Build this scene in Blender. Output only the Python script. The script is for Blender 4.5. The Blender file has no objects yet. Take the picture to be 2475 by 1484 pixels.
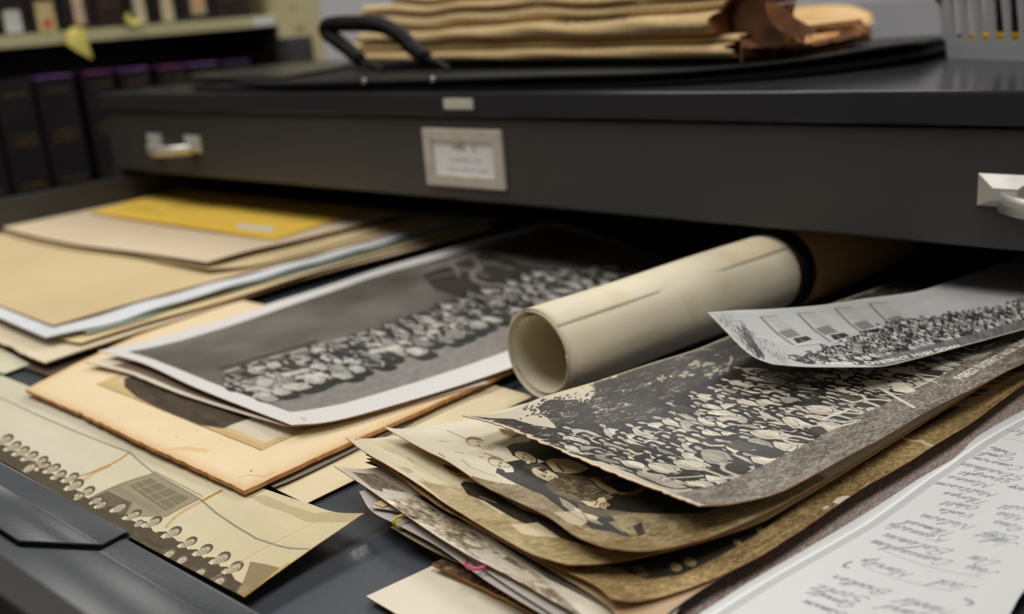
import bpy, bmesh, math, random
import numpy as np
from mathutils import Vector, Matrix
random.seed(7); RNG = np.random.default_rng(11)
SC = bpy.context.scene
COL = SC.collection

# ---------------------------------------------------------------- camera
FPX, CX, CY, D = 2543.3, 1237.5, 742.0, 0.65
def _ray(px, py): return np.array([px - CX, -(py - CY), -FPX])
def _n(v): return v / np.linalg.norm(v)
_x = -_n(_ray(-1606, 233)); _y = _n(_ray(3680, -195)); _y = _n(_y - _x * (_x @ _y)); _z = np.cross(_x, _y)
ROT = np.array([_x, _y, _z])                      # camera -> world
CAM = np.array([0.657, -D, 1.0215])               # the front face of the cabinet is the plane y = 0
FZ = CAM[2] - 0.362 * D                           # floor of the open drawer
TOPZ = 0.950                                      # top of the cabinet
cd = bpy.data.cameras.new('camera'); cam = bpy.data.objects.new('camera', cd); COL.objects.link(cam)
cam.matrix_world = Matrix([[*ROT[0], CAM[0]], [*ROT[1], CAM[1]], [*ROT[2], CAM[2]], [0, 0, 0, 1]])
cd.sensor_width = 36.0; cd.lens = FPX / 2475 * 36; cd.clip_start = 0.02; cd.clip_end = 60
cd.dof.use_dof = True; cd.dof.focus_distance = 0.50; cd.dof.aperture_fstop = 5.6; cd.dof.aperture_blades = 7
SC.camera = cam

def ray(px, py): return ROT @ _ray(px, py)
def on_z(px, py, z):
    w = ray(px, py); return CAM + w * ((z - CAM[2]) / w[2])
def P(px, py, h):                                 # a point h mm above the drawer floor
    return on_z(px, py, FZ + h / 1000.0)
def on_y(px, py, y):
    w = ray(px, py); return CAM + w * ((y - CAM[1]) / w[1])
def on_x(px, py, x):
    w = ray(px, py); return CAM + w * ((x - CAM[0]) / w[0])
def to_px(p):                                     # world -> picture, used to find places on a print
    q = (np.asarray(p) - CAM) @ ROT               # rows of ROT are world axes in camera coordinates
    return np.stack([CX - q[..., 0] / q[..., 2] * FPX, CY + q[..., 1] / q[..., 2] * FPX], -1)

# ---------------------------------------------------------------- world and exposure
w = bpy.data.worlds.new('world'); SC.world = w; w.use_nodes = True
w.node_tree.nodes['Background'].inputs[0].default_value = (0.9, 0.92, 1.0, 1)
w.node_tree.nodes['Background'].inputs[1].default_value = 0.07
vs = SC.view_settings; vs.view_transform = 'Standard'; vs.look = 'None'; vs.gamma = 1; vs.use_curve_mapping = False
vs.exposure = -0.1
SC.cycles.max_bounces = 8; SC.cycles.use_denoising = True
SC.cycles.sample_clamp_indirect = 4.0

# ---------------------------------------------------------------- materials
def lin(c):
    c = np.asarray(c, float) / 255.0
    return np.where(c <= 0.04045, c / 12.92, ((c + 0.055) / 1.055) ** 2.4)
def rgba(c): return (*[float(v) for v in lin(c)], 1.0)
class NT:
    def __init__(s, name):
        s.m = bpy.data.materials.new(name); s.m.use_nodes = True; s.t = s.m.node_tree
        s.b = s.t.nodes['Principled BSDF']
    def node(s, typ, **kw):
        n = s.t.nodes.new(typ)
        for k, v in kw.items():
            if k.startswith('_'): setattr(n, k[1:], v)
            else: n.inputs[k.replace('__', ' ')].default_value = v
        return n
    def link(s, a, b): s.t.links.new(a, b)
    def sockets(s, **kw):
        for k, v in kw.items(): s.b.inputs[k.replace('__', ' ')].default_value = v
def noise_mix(nt, c1, c2, scale, detail=4, lo=0.35, hi=0.65, coord='Object', stretch=None):
    tc = nt.node('ShaderNodeTexCoord'); src = tc.outputs[coord]
    if stretch:
        mp = nt.node('ShaderNodeMapping'); mp.inputs['Scale'].default_value = stretch
        nt.link(src, mp.inputs['Vector']); src = mp.outputs[0]
    n = nt.node('ShaderNodeTexNoise', Scale=scale, Detail=detail, Roughness=0.6); nt.link(src, n.inputs['Vector'])
    r = nt.node('ShaderNodeValToRGB'); nt.link(n.outputs['Fac'], r.inputs[0])
    r.color_ramp.elements[0].position = lo; r.color_ramp.elements[1].position = hi
    r.color_ramp.elements[0].color = rgba(c1); r.color_ramp.elements[1].color = rgba(c2)
    return r.outputs[0], src
def add_bump(nt, src, scale, strength, dist=0.001, detail=3):
    n = nt.node('ShaderNodeTexNoise', Scale=scale, Detail=detail)
    if src is not None: nt.link(src, n.inputs['Vector'])
    b = nt.node('ShaderNodeBump', Strength=strength, Distance=dist)
    nt.link(n.outputs['Fac'], b.inputs['Height']); nt.link(b.outputs[0], nt.b.inputs['Normal'])
_mc = {}
def paper(name, c1, c2=None, scale=9, rough=0.75, spec=0.25, bump=0.15, trans=None):
    if name in _mc: return _mc[name]
    nt = NT(name); c2 = c2 or tuple(int(v * 0.93) for v in c1)
    col, src = noise_mix(nt, c2, c1, scale)
    nt.link(col, nt.b.inputs['Base Color']); nt.sockets(Roughness=rough)
    nt.b.inputs['Specular IOR Level'].default_value = spec
    if bump: add_bump(nt, src, 900, bump, 0.0003)
    if trans:
        tr = nt.node('ShaderNodeBsdfTranslucent'); nt.link(col, tr.inputs[0])
        mx = nt.node('ShaderNodeMixShader'); mx.inputs[0].default_value = trans
        out = nt.t.nodes['Material Output']
        nt.link(nt.b.outputs[0], mx.inputs[1]); nt.link(tr.outputs[0], mx.inputs[2]); nt.link(mx.outputs[0], out.inputs[0])
    _mc[name] = nt.m; return nt.m
def enamel(name, c, rough=0.32, spec=0.5, peel=0.25, c2=None):
    if name in _mc: return _mc[name]
    nt = NT(name); c2 = c2 or tuple(int(v * 0.9) for v in c)
    col, src = noise_mix(nt, c2, c, 6, 5)
    nt.link(col, nt.b.inputs['Base Color']); nt.sockets(Roughness=rough)
    nt.b.inputs['Specular IOR Level'].default_value = spec
    add_bump(nt, src, 420, peel, 0.0004)
    _mc[name] = nt.m; return nt.m
def metal(name, c, rough=0.3, metallic=1.0):
    if name in _mc: return _mc[name]
    nt = NT(name); col, src = noise_mix(nt, tuple(int(v * .93) for v in c), c, 60)
    nt.link(col, nt.b.inputs['Base Color']); nt.sockets(Roughness=rough, Metallic=metallic)
    _mc[name] = nt.m; return nt.m
def picture(name, img, rough=0.35, spec=0.4, bump=0.1, coat=0.0):
    nt = NT(name); tx = nt.node('ShaderNodeTexImage', _image=img, _extension='EXTEND')
    nt.link(tx.outputs[0], nt.b.inputs['Base Color']); nt.sockets(Roughness=rough)
    nt.b.inputs['Specular IOR Level'].default_value = spec
    if coat: nt.b.inputs['Coat Weight'].default_value = coat
    tc = nt.node('ShaderNodeTexCoord')
    if bump: add_bump(nt, tc.outputs['Object'], 500, bump, 0.0003)
    return nt.m

# ---------------------------------------------------------------- objects
def tag(o, label=None, cat=None, group=None, kind=None):
    if label: o['label'] = label
    if cat: o['category'] = cat
    if group: o['group'] = group
    if kind: o['kind'] = kind
    return o
def empty(name, loc, label, cat, group=None):
    o = bpy.data.objects.new(name, None); COL.objects.link(o); o.location = Vector([float(v) for v in loc])
    o.empty_display_size = 0.02
    return tag(o, label, cat, group)
def link_mesh(name, me, mats, parent=None, smooth=False):
    for m in (mats if isinstance(mats, (list, tuple)) else [mats]): me.materials.append(m)
    if smooth: me.shade_smooth()
    o = bpy.data.objects.new(name, me); COL.objects.link(o)
    if parent is not None:
        o.parent = parent
        o.matrix_parent_inverse = world_of(parent).inverted()
    return o
def world_of(o):
    m = Matrix.Translation(o.location) @ o.rotation_euler.to_matrix().to_4x4()
    if o.parent is not None: return world_of(o.parent) @ o.matrix_parent_inverse @ m
    return m
class MB:
    """collects boxes, prisms and tubes in world coordinates, built as one mesh"""
    def __init__(s): s.b = bmesh.new()
    def box(s, lo, hi, bevel=0.0, seg=2):
        r = bmesh.ops.create_cube(s.b, size=1.0); vs_ = r['verts']
        for v in vs_:
            v.co = Vector([lo[i] + (v.co[i] + 0.5) * (hi[i] - lo[i]) for i in range(3)])
        if bevel:
            es = list({e for v in vs_ for e in v.link_edges})
            bmesh.ops.bevel(s.b, geom=es, offset=bevel, segments=seg, profile=0.5, affect='EDGES')
        return s
    def prism(s, pts, axis, a, b_):
        """polygon pts (in the two other axes) swept from a to b_ along axis 0/1/2"""
        def mk(p, t):
            q = list(p); q.insert(axis, t); return s.b.verts.new(q)
        A = [mk(p, a) for p in pts]; B = [mk(p, b_) for p in pts]; n = len(pts)
        for i in range(n): s.b.faces.new((A[i], A[(i + 1) % n], B[(i + 1) % n], B[i]))
        s.b.faces.new(A[::-1]); s.b.faces.new(B); return s
    def tube(s, pts, r, seg=10, cap=True, flat=None):
        pts = [np.asarray(p, float) for p in pts]; rings = []; up = np.array([0, 0, 1.0]); prev = None
        for i, p in enumerate(pts):
            t = _n(pts[min(i + 1, len(pts) - 1)] - pts[max(i - 1, 0)])
            if prev is None:
                a = np.cross(t, up)
                if np.linalg.norm(a) < 1e-3: a = np.cross(t, [1.0, 0, 0])
                a = _n(a)
            else: a = _n(prev - t * (prev @ t))
            prev = a; c = np.cross(a, t); rr = r[i] if isinstance(r, (list, tuple, np.ndarray)) else r
            fl = flat if flat else 1.0
            rings.append([s.b.verts.new(p + a * math.cos(k * 2 * math.pi / seg) * rr + c * math.sin(k * 2 * math.pi / seg) * rr * fl) for k in range(seg)])
        for i in range(len(rings) - 1):
            for k in range(seg):
                s.b.faces.new((rings[i][k], rings[i][(k + 1) % seg], rings[i + 1][(k + 1) % seg], rings[i + 1][k]))
        if cap: s.b.faces.new(rings[0][::-1]); s.b.faces.new(rings[-1])
        return s
    def strip(s, A, B):
        """a skin between two polylines"""
        va = [s.b.verts.new(p) for p in A]; vb = [s.b.verts.new(p) for p in B]
        for i in range(len(A) - 1): s.b.faces.new((va[i], va[i + 1], vb[i + 1], vb[i]))
        return s
    def build(s, name, mats, parent=None, smooth=False):
        bmesh.ops.recalc_face_normals(s.b, faces=s.b.faces)
        me = bpy.data.meshes.new(name); s.b.to_mesh(me); s.b.free()
        o = link_mesh(name, me, mats, parent)
        if smooth: me.shade_auto_smooth(angle=0.6) if hasattr(me, 'shade_auto_smooth') else me.shade_smooth()
        return o
def spline(pts, n):
    """Catmull-Rom through pts, n+1 samples evenly spaced by length"""
    p = np.asarray(pts, float)
    if len(p) == 2:
        t = np.linspace(0, 1, n + 1)[:, None]; return p[0] * (1 - t) + p[1] * t
    q = np.vstack([2 * p[0] - p[1], p, 2 * p[-1] - p[-2]]); out = []
    for i in range(1, len(q) - 2):
        p0, p1, p2, p3 = q[i - 1:i + 3]
        d = [max(np.linalg.norm(b - a), 1e-6) ** 0.5 for a, b in ((p0, p1), (p1, p2), (p2, p3))]
        t0, t1 = 0, d[0]; t2 = t1 + d[1]; t3 = t2 + d[2]
        for t in np.linspace(t1, t2, 24, endpoint=False):
            A1 = (t1 - t) / (t1 - t0) * p0 + (t - t0) / (t1 - t0) * p1
            A2 = (t2 - t) / (t2 - t1) * p1 + (t - t1) / (t2 - t1) * p2
            A3 = (t3 - t) / (t3 - t2) * p2 + (t - t2) / (t3 - t2) * p3
            B1 = (t2 - t) / (t2 - t0) * A1 + (t - t0) / (t2 - t0) * A2
            B2 = (t3 - t) / (t3 - t1) * A2 + (t - t1) / (t3 - t1) * A3
            out.append((t2 - t) / (t2 - t1) * B1 + (t - t1) / (t2 - t1) * B2)
    out.append(p[-1]); out = np.array(out)
    L = np.concatenate([[0], np.cumsum(np.linalg.norm(np.diff(out, axis=0), axis=1))])
    s = np.linspace(0, L[-1], n + 1)
    return np.stack([np.interp(s, L, out[:, k]) for k in range(out.shape[1])], 1)

class Sheet:
    """a sheet of paper or board: four boundary curves in world space, blended (Coons patch)"""
    def __init__(s, bottom, right, top, left, nu=48, nv=36, wave=None, rag=None, raw=False, ragseed=1):
        cv = (lambda c: c) if raw else (lambda c: [P(*q) for q in c])
        b = spline(cv(bottom), nu); r = spline(cv(right), nv); t = spline(cv(top), nu); l = spline(cv(left), nv)
        u = np.linspace(0, 1, nu + 1)[None, :, None]; v = np.linspace(0, 1, nv + 1)[:, None, None]
        A, B, C_, D_ = b[0], b[-1], r[-1], l[-1]
        g = (1 - v) * b[None] + v * t[None] + (1 - u) * l[:, None] + u * r[:, None] \
            - ((1 - u) * (1 - v) * A + u * (1 - v) * B + u * v * C_ + (1 - u) * v * D_)
        if rag:                                   # ragged or softly worn edges
            rg = np.random.default_rng(ragseed)
            for side, amp in rag.items():
                n = nu if side in 'bt' else nv
                jit = np.convolve(rg.normal(0, 1, n + 3), [.25, .5, .25], 'valid')[:n + 1] * amp / 1000
                if side == 'l': g[:, 0] += (g[:, 1] - g[:, 0]) / np.linalg.norm(g[:, 1] - g[:, 0], axis=1)[:, None] * np.abs(jit)[:, None]
                if side == 'r': g[:, -1] += (g[:, -2] - g[:, -1]) / np.linalg.norm(g[:, -2] - g[:, -1], axis=1)[:, None] * np.abs(jit)[:, None]
                if side == 'b': g[0] += (g[1] - g[0]) / np.linalg.norm(g[1] - g[0], axis=1)[:, None] * np.abs(jit)[:, None]
                if side == 't': g[-1] += (g[-2] - g[-1]) / np.linalg.norm(g[-2] - g[-1], axis=1)[:, None] * np.abs(jit)[:, None]
        if wave is not None: g[..., 2] += wave(u[..., 0] + 0 * v[..., 0], v[..., 0] + 0 * u[..., 0]) / 1000.0
        if not raw:
            g[..., 0] = np.clip(g[..., 0], -.6195, .6195); g[..., 1] = np.minimum(g[..., 1], .43)
        s.g, s.nu, s.nv = g, nu, nv
        s.px = to_px(g)
    def uv(s, px, py):
        """where on the sheet (0..1, 0..1) a point seen at px, py lies"""
        d = (s.px[..., 0] - px) ** 2 + (s.px[..., 1] - py) ** 2
        j, i = np.unravel_index(np.argmin(d), d.shape)
        for _ in range(3):
            i = int(min(max(i, 1), s.nu - 1)); j = int(min(max(j, 1), s.nv - 1))
            du = (s.px[j, i + 1] - s.px[j, i - 1]) / 2; dv = (s.px[j + 1, i] - s.px[j - 1, i]) / 2
            try: k = np.linalg.solve(np.stack([du, dv], 1), np.array([px, py]) - s.px[j, i])
            except np.linalg.LinAlgError: break
            ni, nj = i + k[0], j + k[1]
            if abs(k[0]) < 1.0 and abs(k[1]) < 1.0: break
            i2, j2 = int(round(min(max(ni, 1), s.nu - 1))), int(round(min(max(nj, 1), s.nv - 1)))
            if (i2, j2) == (i, j): break
            i, j = i2, j2
        return np.array([ni / s.nu, nj / s.nv])
    def build(s, name, mats, thick=0.3, parent=None):
        g, nu, nv = s.g, s.nu, s.nv
        gu = np.gradient(g, axis=1); gv = np.gradient(g, axis=0); n = np.cross(gu, gv)
        n /= np.maximum(np.linalg.norm(n, axis=2, keepdims=True), 1e-12)
        flip = n[..., 2].mean() < 0
        if flip: n = -n
        back = g - n * thick / 1000.0
        N = (nu + 1) * (nv + 1); V = np.vstack([g.reshape(-1, 3), back.reshape(-1, 3)])
        idx = np.arange(N).reshape(nv + 1, nu + 1)
        a, b, c, d = idx[:-1, :-1].ravel(), idx[:-1, 1:].ravel(), idx[1:, 1:].ravel(), idx[1:, :-1].ravel()
        top = np.stack([a, b, c, d], 1); bot = np.stack([d, c, b, a], 1) + N
        loop = np.concatenate([idx[0, :-1], idx[:-1, -1], idx[-1, :0:-1], idx[:0:-1, 0]]); nx = np.roll(loop, -1)
        rim = np.stack([loop, loop + N, nx + N, nx], 1)
        F = np.vstack([top, bot, rim])
        if flip: F = F[:, ::-1]
        me = bpy.data.meshes.new(name); me.from_pydata(V.tolist(), [], F.tolist())
        uvl = me.uv_layers.new(name='UVMap')
        U = np.tile(np.linspace(0, 1, nu + 1), nv + 1); Vv = np.repeat(np.linspace(0, 1, nv + 1), nu + 1)
        UV = np.stack([np.concatenate([U, U]), np.concatenate([Vv, Vv])], 1)
        li = np.zeros(len(me.loops), dtype=np.int32); me.loops.foreach_get('vertex_index', li)
        uvl.data.foreach_set('uv', UV[li].astype(np.float32).ravel())
        mi = np.zeros(len(F), dtype=np.int32); k = len(top); nm = len(mats)
        mi[k:2 * k] = min(1, nm - 1); mi[2 * k:] = min(2, nm - 1)
        me.polygons.foreach_set('material_index', mi)
        sm = np.ones(len(F), dtype=bool); sm[2 * k:] = False; me.polygons.foreach_set('use_smooth', sm)
        # crisp rim
        ls = set(loop.tolist()); lt = loop.tolist(); pairs = {frozenset((int(x), int(y))) for x, y in zip(loop, nx)} | {frozenset((int(x) + N, int(y) + N)) for x, y in zip(loop, nx)}
        at = me.attributes.new('sharp_edge', 'BOOLEAN', 'EDGE')
        ev = np.zeros(len(me.edges) * 2, dtype=np.int32); me.edges.foreach_get('vertices', ev); ev = ev.reshape(-1, 2)
        at.data.foreach_set('value', [frozenset((int(x), int(y))) in pairs for x, y in ev])
        me.update()
        return link_mesh(name, me, mats, parent)

# ---------------------------------------------------------------- painting flat prints
def vnoise(w, h, cx, cy, seed=0):
    rg = np.random.default_rng(seed); gx, gy = max(2, int(cx) + 2), max(2, int(cy) + 2)
    a = rg.random((gy, gx)); x = np.linspace(0, gx - 1.001, w); y = np.linspace(0, gy - 1.001, h)
    xi = x.astype(int); yi = y.astype(int); fx = x - xi; fy = y - yi; fx = fx * fx * (3 - 2 * fx); fy = fy * fy * (3 - 2 * fy)
    r0 = a[yi][:, xi] * (1 - fx) + a[yi][:, xi + 1] * fx; r1 = a[yi + 1][:, xi] * (1 - fx) + a[yi + 1][:, xi + 1] * fx
    return r0 * (1 - fy)[:, None] + r1 * fy[:, None]
def fbm(w, h, cx, cy, octv=4, seed=0, gain=0.55):
    o = np.zeros((h, w)); amp = 1; tot = 0
    for k in range(octv):
        o += amp * vnoise(w, h, cx * 2 ** k, cy * 2 ** k, seed * 17 + k); tot += amp; amp *= gain
    return o / tot
class Pic:
    """an image painted in the sheet's own u, v space (row 0 is v = 0)"""
    def __init__(s, w, h, base, sheet=None):
        s.w, s.h = w, h; s.a = np.empty((h, w, 3), np.float32); s.a[:] = base; s.s = sheet
        s.X, s.Y = np.meshgrid((np.arange(w) + .5), (np.arange(h) + .5))
    def q(s, pts):                                # points given as they are seen -> uv
        return [s.s.uv(*p) for p in pts]
    def mask(s, poly):
        p = np.asarray(poly, float) * [s.w, s.h]
        x0, y0 = np.floor(p.min(0)).astype(int) - 1; x1, y1 = np.ceil(p.max(0)).astype(int) + 2
        x0, y0 = max(x0, 0), max(y0, 0); x1, y1 = min(x1, s.w), min(y1, s.h)
        if x0 >= x1 or y0 >= y1: return None
        X = s.X[y0:y1, x0:x1]; Y = s.Y[y0:y1, x0:x1]; m = np.zeros(X.shape, bool)
        n = len(p)
        for i in range(n):
            ax, ay = p[i]; bx, by = p[(i + 1) % n]
            if ay == by: continue
            c = ((ay > Y) != (by > Y)) & (X < (bx - ax) * (Y - ay) / (by - ay) + ax); m ^= c
        return (slice(y0, y1), slice(x0, x1)), m
    def poly(s, poly, col, al=1.0):
        r = s.mask(poly)
        if r is None: return
        sl, m = r; k = (m * al)[..., None].astype(np.float32); s.a[sl] = s.a[sl] * (1 - k) + np.asarray(col, np.float32) * k
    def tint(s, poly, f, al=1.0):                 # multiply inside
        r = s.mask(poly)
        if r is None: return
        sl, m = r; k = (m * al)[..., None]; s.a[sl] *= (1 - k + k * np.asarray(f))
    def ell(s, u, v, ru, rv, ang, col, al=1.0, n=14, asp=1.0):
        """ru, rv in units of v; asp = height/width of the sheet"""
        t = np.arange(n) / n * 2 * math.pi; x = np.cos(t) * ru; y = np.sin(t) * rv
        ca, sa = math.cos(ang), math.sin(ang)
        s.poly(np.stack([u + (x * ca - y * sa) * asp, v + x * sa + y * ca], 1), col, al)
    def line(s, pts, wid, col, al=1.0, asp=1.0):
        """polyline in uv, width in units of v"""
        p = np.asarray(pts, float).copy(); p[:, 0] /= asp
        for a, b in zip(p[:-1], p[1:]):
            d = b - a; L = np.linalg.norm(d)
            if L < 1e-9: continue
            nrm = np.array([-d[1], d[0]]) / L * wid / 2; e = d / L * wid * .25
            qd = np.array([a - nrm - e, b - nrm + e, b + nrm + e, a + nrm - e]); qd[:, 0] *= asp; s.poly(qd, col, al)
    def blur(s, r=1):
        for _ in range(r):
            a = s.a; a[:, 1:-1] = (a[:, :-2] + 2 * a[:, 1:-1] + a[:, 2:]) / 4; a[1:-1] = (a[:-2] + 2 * a[1:-1] + a[2:]) / 4
    def image(s, name):
        im = bpy.data.images.new(name, s.w, s.h, alpha=False)
        o = np.ones((s.h, s.w, 4), np.float32); o[..., :3] = np.clip(s.a / 255.0, 0, 1)
        im.pixels.foreach_set(o.ravel()); im.update(); return im

# ================================================================ lamps and room
def area_light(name, loc, sx, sy, power, col=(1, 0.97, 0.93)):
    l = bpy.data.lights.new(name, 'AREA'); l.shape = 'RECTANGLE'; l.size = sx; l.size_y = sy; l.energy = power; l.color = col
    o = bpy.data.objects.new(name, l); COL.objects.link(o); o.location = loc; return o
LIGHTS = [(-0.75, -0.72), (0.95, -0.42), (-0.75, 1.5), (0.95, 1.5)]
for i, (x, y) in enumerate(LIGHTS):
    area_light('ceiling_lamp_light', (x, y, 2.56), 0.56, 1.16, (20.0, 14.0, 17.0, 13.0)[i])
X0, X1, Y0, Y1, ZC = -2.1, 2.3, -2.3, 3.0, 2.65
wallm = paper('wall_paint', (206, 206, 210), (200, 200, 205), 2, 0.8, 0.2, 0.1)
def slab(name, lo, hi, m):
    return tag(MB().box(lo, hi).build(name, m), kind='structure')
slab('floor', (X0, Y0, -0.1), (X1, Y1, 0), paper('floor_vinyl', (96, 90, 84), (80, 75, 70), 14, 0.4, 0.5))
slab('ceiling', (X0, Y0, ZC), (X1, Y1, ZC + 0.1), paper('ceiling_tile', (222, 220, 214), (206, 204, 198), 40, 0.9, 0.1))
slab('wall_back', (X0, Y1, 0), (X1, Y1 + 0.1, ZC), wallm)
slab('wall_front', (X0, Y0 - 0.1, 0), (X1, Y0, ZC), paper('wall_stacks_brown', (150, 142, 132), (128, 120, 110), 6, .8))
slab('wall_left', (X0 - 0.1, Y0, 0), (X0, Y1, ZC), wallm)
slab('wall_right', (X1, Y0, 0), (X1 + 0.1, Y1, ZC), wallm)
bbm = paper('baseboard_rubber', (50, 48, 46))
slab('baseboard_back', (X0, Y1 - 0.012, 0), (X1, Y1, 0.1), bbm)
slab('baseboard_left', (X0, Y0, 0), (X0 + 0.012, Y1 - 0.012, 0.1), bbm)
dm = bpy.data.materials.new('diffuser'); dm.use_nodes = True
dm.node_tree.nodes['Principled BSDF'].inputs['Emission Color'].default_value = (1, 0.97, 0.93, 1)
dm.node_tree.nodes['Principled BSDF'].inputs['Emission Strength'].default_value = 2.2
for i, (x, y) in enumerate(LIGHTS):
    t = empty('ceiling_light', (x, y, ZC), 'ceiling light panel in white frame ' + ('over the drawer' if y < 0 else 'over the far end of the cabinet') + (', left side' if x < 0 else ', right side'), 'ceiling light', 'ceiling light panels')
    m = MB()
    for lo, hi in (((-.32, -.62), (.32, -.59)), ((-.32, .59), (.32, .62)), ((-.32, -.59), (-.29, .59)), ((.29, -.59), (.32, .59))):
        m.box((x + lo[0], y + lo[1], ZC - .06), (x + hi[0], y + hi[1], ZC - .001))
    m.build('frame', enamel('white_enamel', (225, 224, 220), 0.4), t)
    MB().box((x - .29, y - .59, ZC - .04), (x + .29, y + .59, ZC - .03)).build('diffuser', dm, t)

# ================================================================ the cabinet
GREY = enamel('grey_enamel', (62, 61, 61), 0.36, 0.45, 0.10, (57, 57, 57))
TOPM = enamel('grey_enamel_top', (50, 50, 53), 0.16, 0.42, 0.02, (47, 47, 50)); TOPM.node_tree.nodes['Principled BSDF'].inputs['IOR'].default_value = 1.28
BLUE = enamel('slate_enamel', (78, 82, 90), 0.30, 0.45, 0.3, (72, 76, 83))
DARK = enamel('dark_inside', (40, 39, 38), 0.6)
NICK = metal('satin_nickel', (214, 212, 206), 0.42, 0.7)
WX = 0.6445
PITCH = 0.0728
F1T, F1B = CAM[2] - 0.1445 * D, CAM[2] - 0.2565 * D
def cabinet(name, y0, y1, label, flip=False):
    c = empty(name, (0, (y0 + y1) / 2, 0), label, 'cabinet')
    MB().box((-WX - .004, y0 - .004, TOPZ - .0210), (WX + .004, y1, TOPZ), 0.0022, 3).build('cabinet_top', [TOPM], c)
    zb = 0.55
    MB().box((-WX, y0 + .001, zb), (-WX + .012, y1, TOPZ - .021)).build('side_panel', GREY, c)
    MB().box((WX - .012, y0 + .001, zb), (WX, y1, TOPZ - .021)).build('side_panel', GREY, c)
    MB().box((-WX + .012, y1 - .012, zb), (WX - .012, y1 - .001, TOPZ - .021)).build('back_panel', GREY, c)
    MB().box((-WX, y0 + .02, 0.0), (WX, y1 - .02, zb - .001), .003).build('base', GREY, c)
    return c
cabA = cabinet('flat_file_cabinet', 0.0, 1.02, 'dark grey steel flat file cabinet with its second drawer pulled open')
cabB = cabinet('flat_file_cabinet', 1.024, 2.04, 'dark grey steel cabinet standing back to back behind the open one')
for k in range(5):
    MB().box((-WX + .013, 2.036, F1B - k * PITCH + .001), (WX - .013, 2.052, F1B - k * PITCH + .0715), .0015).build('drawer_front', GREY, cabB)

def handle(parent, xa, z, y=0.0, s=1.0):
    """two bevelled rosettes and a curved pull between them; xa = left end"""
    Wd, L = 0.033, 0.118
    root = None
    def ros(x):
        m = MB(); b = m.b; zt, zb_ = z + .0098, z - .0098; r = 0.0068
        o = [(x, zb_), (x + Wd, zb_), (x + Wd, zt), (x, zt)]
        i = [(x + .0105, zb_ + .0048), (x + Wd - .0085, zb_ + .0048), (x + Wd - .0085, zt - .0075), (x + .0105, zt - .0075)]
        O = [b.verts.new((p[0], y, p[1])) for p in o]; O2 = [b.verts.new((p[0], y - .0012, p[1])) for p in o]
        I = [b.verts.new((p[0], y - r, p[1])) for p in i]
        for k in range(4):
            b.faces.new((O[k], O[(k + 1) % 4], O2[(k + 1) % 4], O2[k])); b.faces.new((O2[k], O2[(k + 1) % 4], I[(k + 1) % 4], I[k]))
        b.faces.new(I); b.faces.new(O[::-1])
        return m.build('rosette', NICK, parent)
    root = ros(xa); ros(xa + L - Wd)
    m = MB(); b = m.b; n = 24; ri = []
    for k in range(n + 1):
        t = k / n; x = xa + .0125 + t * (L - .025); dpt = 0.0035 + 0.0235 * math.sin(math.pi * t) ** 0.62
        drop = -0.0052 - 0.0010 * math.sin(math.pi * t)
        h = 0.0052
        y1_ = y - dpt; y2_ = y - dpt + 0.0032 + 0.001 * math.sin(math.pi * t)
        ri.append([b.verts.new((x, y1_, z + h + drop)), b.verts.new((x, y1_ + .0002, z - h + drop - .001)), b.verts.new((x, y2_, z - h + drop + .0005)), b.verts.new((x, y2_, z + h + drop + .0003))])
    for k in range(n):
        for j in range(4): b.faces.new((ri[k][j], ri[k][(j + 1) % 4], ri[k + 1][(j + 1) % 4], ri[k + 1][j]))
    b.faces.new(ri[0][::-1]); b.faces.new(ri[-1])
    pull = m.build('pull', NICK, parent, True)
    return root
# closed fronts: the first drawer above the open one, three below it
def front_panel(name, k, parent, y=0.0):
    z1 = F1T - k * PITCH; z0 = z1 - (F1T - F1B)
    return MB().box((-WX + .010, y, z0), (WX - .010, y + .014, z1), .0016, 2).build(name, GREY, parent)
CARD = paper('card_white', (226, 228, 230), (218, 220, 222), 12, .6)
BEZ = metal('warm_bezel', (214, 207, 194), 0.5, .25)
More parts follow.
